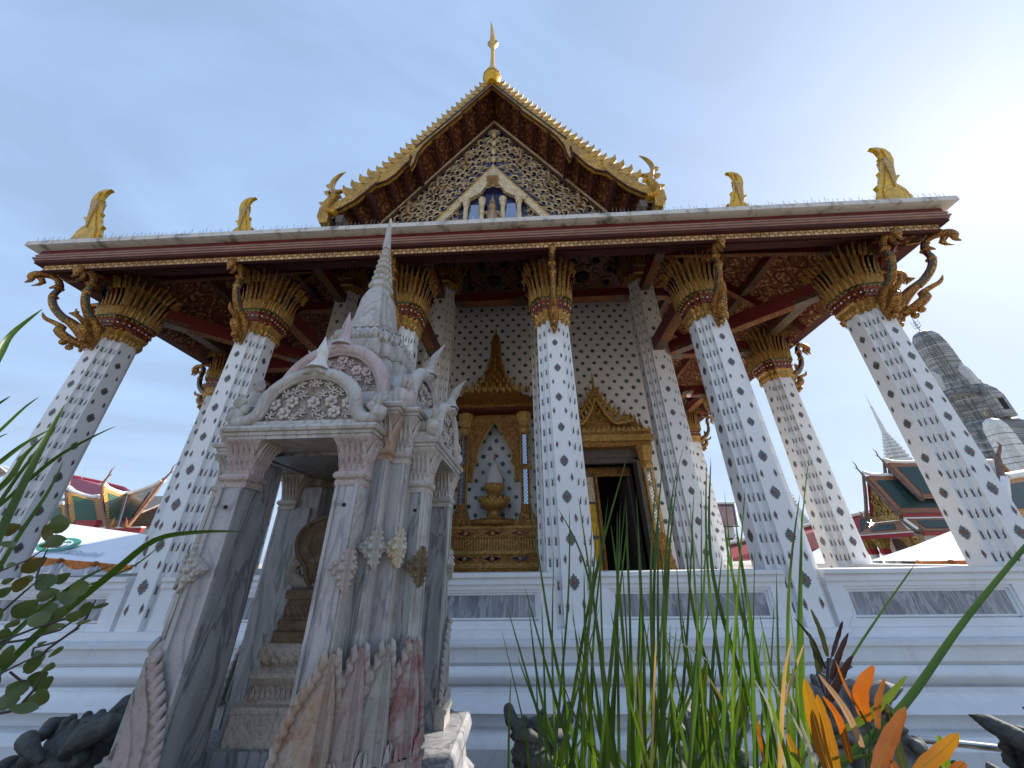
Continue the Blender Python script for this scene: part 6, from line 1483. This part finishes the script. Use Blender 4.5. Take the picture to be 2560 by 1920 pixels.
RC = lambda mb, name, label=None: mb.build(name, rc, (-1.6, 4.4, G), label=label)
BL = [  # tip, (optional bend), foot at the lower edge, width in px
 ((1255, 1578), (1310, 1815), (1323, 1920), 7), ((1265, 1507), (1317, 1686), (1384, 1920), 9), ((1311, 1464), (1390, 1753), (1437, 1920), 14), ((1277, 1692), (1273, 1800), (1271, 1920), 8),
 ((1354, 1501), (1361, 1700), (1366, 1920), 10), ((1394, 1268), (1470, 1440), (1544, 1920), 11), ((1424, 1268), (1420, 1500), (1384, 1920), 10), ((1446, 1240), (1489, 1544), (1532, 1920), 13),
 ((1581, 1096), (1487, 1440), (1403, 1920), 12), ((1535, 1250), (1480, 1500), (1432, 1920), 10), ((1543, 1274), (1543, 1500), (1548, 1920), 10), ((1527, 1311), (1550, 1500), (1585, 1920), 13),
 ((1553, 1378), (1569, 1630), (1581, 1920), 9), ((1603, 1434), (1595, 1690), (1593, 1920), 12), ((1657, 1145), (1636, 1440), (1632, 1920), 13), ((1641, 1186), (1627, 1440), (1640, 1920), 13),
 ((1710, 1112), (1672, 1300), (1634, 1920), 6), ((1698, 1157), (1668, 1440), (1652, 1920), 11), ((1682, 1235), (1662, 1440), (1660, 1920), 12), ((1729, 1261), (1745, 1600), (1770, 1920), 7),
 ((1777, 1143), (1783, 1440), (1925, 1920), 17), ((1810, 1300), (1832, 1440), (1952, 1920), 13), ((1838, 1300), (1862, 1460), (1935, 1920), 15), ((2000, 1233), (1972, 1480), (1971, 1920), 13),
 ((2005, 1270), (2001, 1500), (2006, 1920), 15), ((1941, 1427), (1946, 1650), (1958, 1920), 11), ((1766, 1150), (1770, 1430), (1835, 1920), 12), ((1690, 1400), (1715, 1650), (1790, 1920), 11),
 ((1712, 1330), (1740, 1560), (1850, 1920), 14), ((1610, 1500), (1600, 1700), (1570, 1920), 10), ((1500, 1470), (1510, 1700), (1515, 1920), 12), ((1460, 1420), (1465, 1650), (1490, 1920), 13),
 ((1404, 1560), (1410, 1700), (1418, 1920), 9), ((1340, 1640), (1344, 1780), (1352, 1920), 8), ((1862, 1420), (1880, 1650), (1890, 1920), 13), ((1905, 1560), (1925, 1740), (1975, 1920), 12),
 ((1820, 1480), (1812, 1700), (1830, 1920), 12), ((1706, 1714), (1690, 1800), (1682, 1920), 9), ((2024, 1135), (2004, 1330), (1985, 1920), 7), ((1570, 1300), (1540, 1560), (1500, 1920), 11)]
mbs = {'reed_green': MB(), 'reed_bright': MB()}
for i, (tp, bd, ft, w_) in enumerate(BL):
    y = -4.42+rnd.uniform(-.28, .30); a, b, c = at(*tp, y-.02), at(*bd, y), at(*ft, y+.03)
    mt = 'reed_bright' if i % 4 == 3 else 'reed_green'; g_ = to_ground(b, c)
    blade(mbs[mt], [g_, c, b, a], w_*(c-CAMP).dot(FW)/FOC*.80, mt, n=18)
for i in range(74):
    u0 = rnd.gauss(1660, 190); y = -4.35+rnd.uniform(-.35, .40); hv = 1500+abs(rnd.gauss(0, 130)); tp = (u0+rnd.gauss(0, 55), hv)
    if not 1340 < u0 < 2060: continue
    a, c = at(*tp, y), at(u0, 1920, y+.03); b = at(u0*.45+tp[0]*.55+rnd.uniform(-12, 12), (hv+1920)*.5, y)
    mt = 'reed_bright' if rnd.random() < .38 else 'reed_green'; blade(mbs[mt], [to_ground(b, c), c, b, a], rnd.uniform(6, 11)*(c-CAMP).dot(FW)/FOC, mt, n=15)
for i in range(26):
    u0 = 1400+i*20+rnd.uniform(-12, 12); y = -4.4+rnd.uniform(-.3, .4); hv = rnd.uniform(1190, 1440); tp = (u0+rnd.gauss(0, 45), hv)
    a, c = at(*tp, y), at(u0, 1920, y+.03); b = at(u0*.5+tp[0]*.5+rnd.uniform(-12, 12), (hv+1920)*.5, y); mt = 'reed_bright' if i % 3 == 0 else 'reed_green'
    blade(mbs[mt], [to_ground(b, c), c, b, a], rnd.uniform(6, 11)*(c-CAMP).dot(FW)/FOC, mt, n=15)
RC(mbs['reed_green'], 'leaves'); RC(mbs['reed_bright'], 'leaves', 'bright yellow green reed leaves lit from behind')
mb = MB()
for tp, bd, ft, w_, mt in (((1655, 1575), (1730, 1625), (1776, 1655), 5, 'pale_blade'), ((1640, 1590), (1636, 1700), (1628, 1920), 8, 'dry_blade'), ((1980, 1590), (1960, 1700), (1950, 1920), 10, 'dry_blade'), ((2010, 1610), (1985, 1680), (1950, 1790), 7, 'dry_blade'),
    ((1880, 1690), (1920, 1760), (1945, 1850), 8, 'pale_blade'), ((1930, 1610), (1995, 1790), (2045, 1920), 9, 'pale_blade'), ((1905, 1660), (1985, 1800), (2040, 1920), 8, 'pale_blade'), ((1770, 1690), (1800, 1740), (1835, 1790), 8, 'dry_blade'), ((1500, 1855), (1515, 1890), (1530, 1920), 8, 'pale_blade'),
    ((1672, 1865), (1700, 1900), (1715, 1925), 12, 'pale_blade'), ((1590, 1620), (1600, 1760), (1610, 1920), 7, 'dry_blade')):
    y = -4.55+rnd.uniform(-.1, .15); a, b, c = at(*tp, y), at(*bd, y), at(*ft, y); blade(mb, [to_ground(b, c) if ft[1] >= 1850 else c, b, a] if ft[1] < 1850 else [to_ground(b, c), c, b, a], w_*(c-CAMP).dot(FW)/FOC, mt)
RC(mb, 'dry_leaves', 'thin dry straw coloured leaves bent between the green reeds')
# bent stalk at the right
bsx = thing('bent_reed', 'single thick green reed leaning to the upper right edge above the orange leaves', 'reed', (2.6, -4.5, -G)); BSX = lambda mb, n_: mb.build(n_, bsx, (-2.6, 4.5, G))
mb = MB(); a, b, c, d = at(2640, 1275, -4.38), at(2420, 1540, -4.42), at(2257, 1766, -4.45), at(2085, 1925, -4.48); blade(mb, [to_ground(c, d), d, c, b, a], 16*(c-CAMP).dot(FW)/FOC, 'reed_green', .5, 20, .5); BSX(mb, 'stalk')
mb = MB(); a, b, c = at(2292, 1404, -4.3), at(2122, 1655, -4.33), at(2016, 1885, -4.36); blade(mb, [to_ground(b, c), c, b, a], 7*(c-CAMP).dot(FW)/FOC, 'reed_green', .5, 16, .5); BSX(mb, 'side_leaf')
# orange leaved fern
def broad(par, off, tip, mid, base, wpx, mat, y, name='leaf', label=None, rib='midrib', wav=.06):
    y0 = y; T, Mi, Bs = at(*tip, y0-.03), at(*mid, y0), at(*base, y0+.02)
    P_ = [Vector(p) for p in smoothpath([tuple(Bs), tuple(Mi), tuple(T)], 8)]; m_ = len(P_)-1; ww = wpx*(Mi-CAMP).dot(FW)/FOC*.32; view = (Mi-CAMP).normalized(); mb = MB(); vs, fs = [], []
    tw = rnd.uniform(-.35, .35)
    for i, p in enumerate(P_):
        t = i/m_; d = (P_[min(i+1, m_)]-P_[max(i-1, 0)]).normalized(); s_ = d.cross(view).normalized(); nn = s_.cross(d); s_ = s_*math.cos(tw)+nn*math.sin(tw)
        e = ww*(math.sin(math.pi*min(1, (.10+.90*t)**.85))**.62)*(1+wav*math.sin(t*23+tip[0])) if t < 1 else ww*.08
        vs += [p-s_*e+nn*e*.22, p-s_*e*.5+nn*e*.05, p, p+s_*e*.5+nn*e*.05, p+s_*e+nn*e*.22]
    for i in range(m_):
        for k in range(4): fs.append((i*5+k, i*5+k+1, i*5+k+6, i*5+k+5))
    mb.add([tuple(v) for v in vs], fs, mat, True)
    if rib: mb.tube([tuple(p-view*.0012) for p in P_], [max(.0006, ww*.07*(1-i/m_)) for i in range(m_+1)], rib, 4)
    return mb.build(name, par, tuple(-x for x in off), label=label)
fo = (2.2, -4.5, -G); fe = thing('orange_fern', 'leathery fern with orange and amber strap leaves at the lower right', 'fern', fo)
for tip, mid, base, wpx, mat, y in (((2184, 1664), (2152, 1730), (2166, 1803), 46, 'orange_leaf', -4.50), ((2013, 1697), (2036, 1800), (2072, 1930), 50, 'amber_leaf', -4.58), ((2043, 1737), (2066, 1820), (2093, 1930), 40, 'amber_leaf', -4.54),
    ((2046, 1685), (2112, 1772), (2157, 1868), 24, 'rose_leaf', -4.60), ((2058, 1740), (2098, 1800), (2126, 1905), 26, 'orange_leaf', -4.56), ((2089, 1652), (2115, 1718), (2150, 1778), 9, 'orange_leaf', -4.5), ((2212, 1694), (2194, 1760), (2195, 1822), 22, 'rusty_leaf', -4.5),
    ((2266, 1690), (2190, 1775), (2113, 1822), 26, 'reed_bright', -4.42), ((2263, 1768), (2222, 1850), (2190, 1935), 50, 'rusty_leaf', -4.62), ((2396, 1834), (2352, 1880), (2292, 1930), 46, 'amber_leaf', -4.62), ((2412, 1906), (2395, 1922), (2376, 1945), 34, 'rusty_leaf', -4.62),
    ((1968, 1833), (1980, 1865), (2000, 1905), 26, 'amber_leaf', -4.55), ((2216, 1758), (2235, 1830), (2262, 1930), 30, 'fern_olive', -4.45), ((2347, 1838), (2358, 1880), (2368, 1930), 32, 'reed_bright', -4.45), ((2318, 1884), (2316, 1905), (2312, 1930), 18, 'reed_green', -4.5), ((2230, 1900), (2236, 1918), (2240, 1940), 28, 'rusty_leaf', -4.6),
    ((1860, 1722), (1852, 1770), (1838, 1820), 38, 'reed_bright', -4.5), ((1768, 1660), (1758, 1712), (1756, 1762), 26, 'reed_bright', -4.46), ((1781, 1727), (1784, 1785), (1791, 1845), 26, 'reed_bright', -4.48), ((1889, 1785), (1898, 1840), (1912, 1908), 13, 'orange_leaf', -4.55), ((1980, 1880), (1988, 1900), (1992, 1930), 30, 'reed_bright', -4.6), ((1480, 1860), (1500, 1895), (1512, 1930), 16, 'reed_bright', -4.5)):
    broad(fe, fo, tip, mid, base, wpx, mat, y)
mb = MB()
for ps in (((2166, 1803), (2178, 1850), (2170, 1940)), ((2195, 1822), (2180, 1856)), ((2157, 1868), (2168, 1900), (2170, 1940)), ((2150, 1778), (2168, 1810)), ((2113, 1822), (2060, 1880), (2040, 1940)), ((2195, 1880), (2120, 1900), (2095, 1915)), ((1838, 1820), (1820, 1930)), ((1756, 1762), (1752, 1800), (1775, 1930)), ((1791, 1845), (1800, 1930))):
    q = [at(*p, -4.5) for p in ps]
    if ps[-1][1] >= 1930: q.append(to_ground(q[-2], q[-1]))
    mb.tube([tuple(p) for p in q], .0032, 'reed_bright', 5)
mb.build('stem', fe, tuple(-x for x in fo))
bo = (2.0, -4.4, -G); bf = thing('brown_fern_frond', 'upright dark brown fertile fern frond behind the orange leaves', 'fern', bo)
for tip, mid, base, wpx, mat in (((2027, 1522), (2052, 1580), (2069, 1642), 17, 'fern_olive'), ((2107, 1552), (2096, 1588), (2080, 1640), 13, 'fern_brown'), ((2121, 1582), (2098, 1635), (2078, 1700), 18, 'fern_brown'), ((2131, 1638), (2100, 1695), (2076, 1752), 25, 'fern_brown'), ((2021, 1581), (2042, 1635), (2048, 1680), 26, 'fern_olive'), ((1986, 1545), (2030, 1600), (2064, 1672), 11, 'fern_brown'), ((2045, 1685), (2053, 1710), (2062, 1738), 7, 'fern_brown')):
    broad(bf, bo, tip, mid, base, wpx, mat, -4.38, 'leaflet', rib=None, wav=.10)
mb = MB(); q = [at(*p, -4.38) for p in ((2071, 1645), (2068, 1720), (2071, 1817), (2073, 1925))]; q.append(to_ground(q[-2], q[-1])); mb.tube([tuple(p) for p in q], .0035, 'twig', 5)
for p0, p1 in (((2048, 1680), (2064, 1690)), ((2080, 1640), (2071, 1655)), ((2078, 1700), (2069, 1720)), ((2076, 1752), (2070, 1770)), ((2062, 1738), (2069, 1750))): mb.tube([tuple(at(*p0, -4.38)), tuple(at(*p1, -4.38))], .002, 'twig', 4)
mb.build('stem', bf, tuple(-x for x in bo))
# shrub at the left
so_ = (-.35, -4.9, -G); sh = thing('shrub', 'leafy shrub with rounded dark green leaves and thin twigs at the left edge', 'shrub', so_)
LV = [(147, 1310, 44, 34, 90), (118, 1333, 42, 18, 100), (140, 1350, 44, 26, 5), (127, 1362, 64, 15, 6), (25, 1322, 58, 32, 20), (18, 1360, 46, 15, -5), (85, 1412, 64, 32, 30), (112, 1452, 42, 36, 135), (155, 1445, 48, 24, 30), (198, 1470, 38, 32, 100), (120, 1485, 58, 30, 12), (165, 1492, 48, 28, 160),
 (63, 1522, 64, 42, 35), (110, 1525, 44, 38, 150), (95, 1548, 50, 32, 175), (145, 1535, 48, 24, 35), (185, 1540, 44, 26, 40), (212, 1525, 42, 22, 60), (135, 1568, 54, 18, 12), (250, 1515, 44, 10, 15), (210, 1555, 42, 10, 12), (20, 1627, 40, 18, 25), (10, 1650, 46, 40, 60), (80, 1665, 42, 28, 70), (95, 1642, 30, 22, 110), (120, 1670, 42, 16, 30),
 (42, 1722, 42, 36, 160), (92, 1697, 42, 32, 70), (108, 1710, 64, 36, 35), (88, 1752, 78, 36, 30), (18, 1752, 50, 36, 175), (60, 1770, 64, 22, 0), (20, 1452, 36, 14, 20), (50, 1462, 40, 26, 60), (10, 1480, 40, 22, 30), (30, 1560, 46, 16, 20), (8, 1585, 36, 26, 60), (140, 1630, 40, 12, 35), (105, 1608, 24, 8, 20), (60, 1450, 52, 18, 10), (30, 1412, 30, 12, 0), (170, 1515, 40, 12, 20), (-20, 1540, 60, 40, 40), (-25, 1700, 60, 42, 20), (-20, 1420, 50, 36, 60)]
lv = MB()
for i, (u, v, l_, w_, an) in enumerate(LV):
    y = -4.86+rnd.uniform(-.10, .16); c = at(u, v, y); k = (c-CAMP).dot(FW)/FOC; a = math.radians(an); e = (RT*math.cos(a)+UP*math.sin(a)).normalized(); view = (c-CAMP).normalized(); til = rnd.uniform(-.35, .35)
    e = (e+view*til*.5).normalized(); s_ = e.cross(view).normalized(); nn = s_.cross(e); L_, W_ = l_*k*1.05, w_*k*.52; vs, fs = [], []; m_ = 8
    for j in range(m_+1):
        t = j/m_; ww = W_*(math.sin(math.pi*(.03+.94*t)**.85)**.75); p = c+e*(t-.5)*L_+nn*L_*.12*math.sin(math.pi*t)*(1 if i % 2 else -1); vs += [p-s_*ww+nn*ww*.2, p, p+s_*ww+nn*ww*.2]
    for j in range(m_):
        for q in (0, 1): fs.append((j*3+q, j*3+q+1, j*3+q+4, j*3+q+3))
    lv.add([tuple(p) for p in vs], fs, 'shrub_brown' if i in (1, 4, 6, 33) else 'shrub_leaf', True)
SOF = tuple(-x for x in so_)
lv.build('leaves', sh, SOF)
tw_ = MB()
for ps, r in ((((-40, 1620), (90, 1570), (160, 1548), (205, 1530)), .0026), (((-40, 1615), (60, 1600), (150, 1575), (235, 1515)), .0024), (((60, 1680), (120, 1622), (190, 1572), (215, 1545), (240, 1500)), .0026), (((-30, 1700), (60, 1655), (130, 1625)), .002), (((-40, 1790), (40, 1775), (85, 1725), (108, 1680)), .003), (((25, 1680), (50, 1700), (80, 1708)), .002), (((-30, 1560), (60, 1480), (110, 1440)), .0022), (((-30, 1440), (70, 1400), (120, 1366)), .002), (((90, 1445), (108, 1395), (120, 1370)), .0018), (((80, 1640), (84, 1620), (140, 1605), (200, 1570)), .002)):
    tw_.tube([tuple(at(u, v, -4.84)) for u, v in ps], [r*1.1]*(len(ps)-1)+[r*.5], 'twig', 5)
tw_.tube([tuple(at(-40, 1790, -4.84)), tuple(at(-60, 2000, -4.84)), (-.40, -4.85, -G)], [.005, .008, .012], 'twig', 6); tw_.build('branch', sh, SOF)
go = (-.3, -4.8, -G); lg = thing('arching_grass', 'long arching green grass blades crossing the shrub at the left edge', 'grass', go); mb = MB()
for ps, wpx, y in ((((-60, 1745), (90, 1590), (278, 1435), (388, 1350), (500, 1330), (613, 1329)), 20, -4.72), (((-60, 1470), (20, 1290), (111, 1105), (162, 1010)), 17, -4.80), (((-50, 1190), (0, 1155), (60, 1110), (128, 1072)), 11, -4.84), (((-40, 1300), (72, 1200), (148, 1139), (228, 1094), (292, 1064)), 9, -4.70),
    (((-40, 1110), (0, 1076), (60, 1020), (99, 991)), 7, -4.85), (((-30, 1028), (0, 1007), (26, 990)), 6, -4.85), (((-40, 960), (0, 883), (32, 832), (108, 771)), 15, -4.84), (((180, 1478), (329, 1418), (421, 1345)), 4, -4.6), (((-50, 1260), (20, 1200), (60, 1140), (110, 1090)), 12, -4.80), (((-40, 1330), (10, 1240), (90, 1130), (140, 1075)), 8, -4.78), (((-30, 1110), (0, 1092), (22, 1083)), 4, -4.85), (((-60, 1680), (60, 1560), (200, 1452), (290, 1410)), 14, -4.76), (((-60, 1520), (40, 1350), (120, 1230), (160, 1150)), 10, -4.80)):
    q = [at(u, v, y) for u, v in ps]; blade(mb, q, wpx*(q[0]-CAMP).dot(FW)/FOC, 'reed_green', .5, 20, .97)
q0 = at(-60, 1700, -4.78)
for k in range(6): mb.tube([(-.34+.02*k, -4.82, -G), tuple(q0+Vector((-.02*k, 0, -.02*k)))], [.006, .004], 'reed_green', 5)
mb.build('leaves', lg, tuple(-x for x in go))

# ================================================================ GROUND
mb = MB(); mb.box(-9, 12, -8.5, -1.3, -.05, .012, 'soil'); pb = mb.build('added_soil_bed', None, (0, 0, -G)); pb['kind'] = 'structure'; pb['label'] = 'unseen dark soil bed added before the terrace to cut bounced light'  # unseen bed added to cut ground bounce onto the lower terrace
mb = MB(); mb.box(-900, 900, -400, 1500, -.5, 0, 'paving'); g = mb.build('ground', None, (0, 0, -G)); g['kind'] = 'structure'; g['label'] = 'pale stone paving of the temple court'
for o in bpy.data.objects:
    if o.parent is None and o.type != 'LIGHT': o.location.z += G
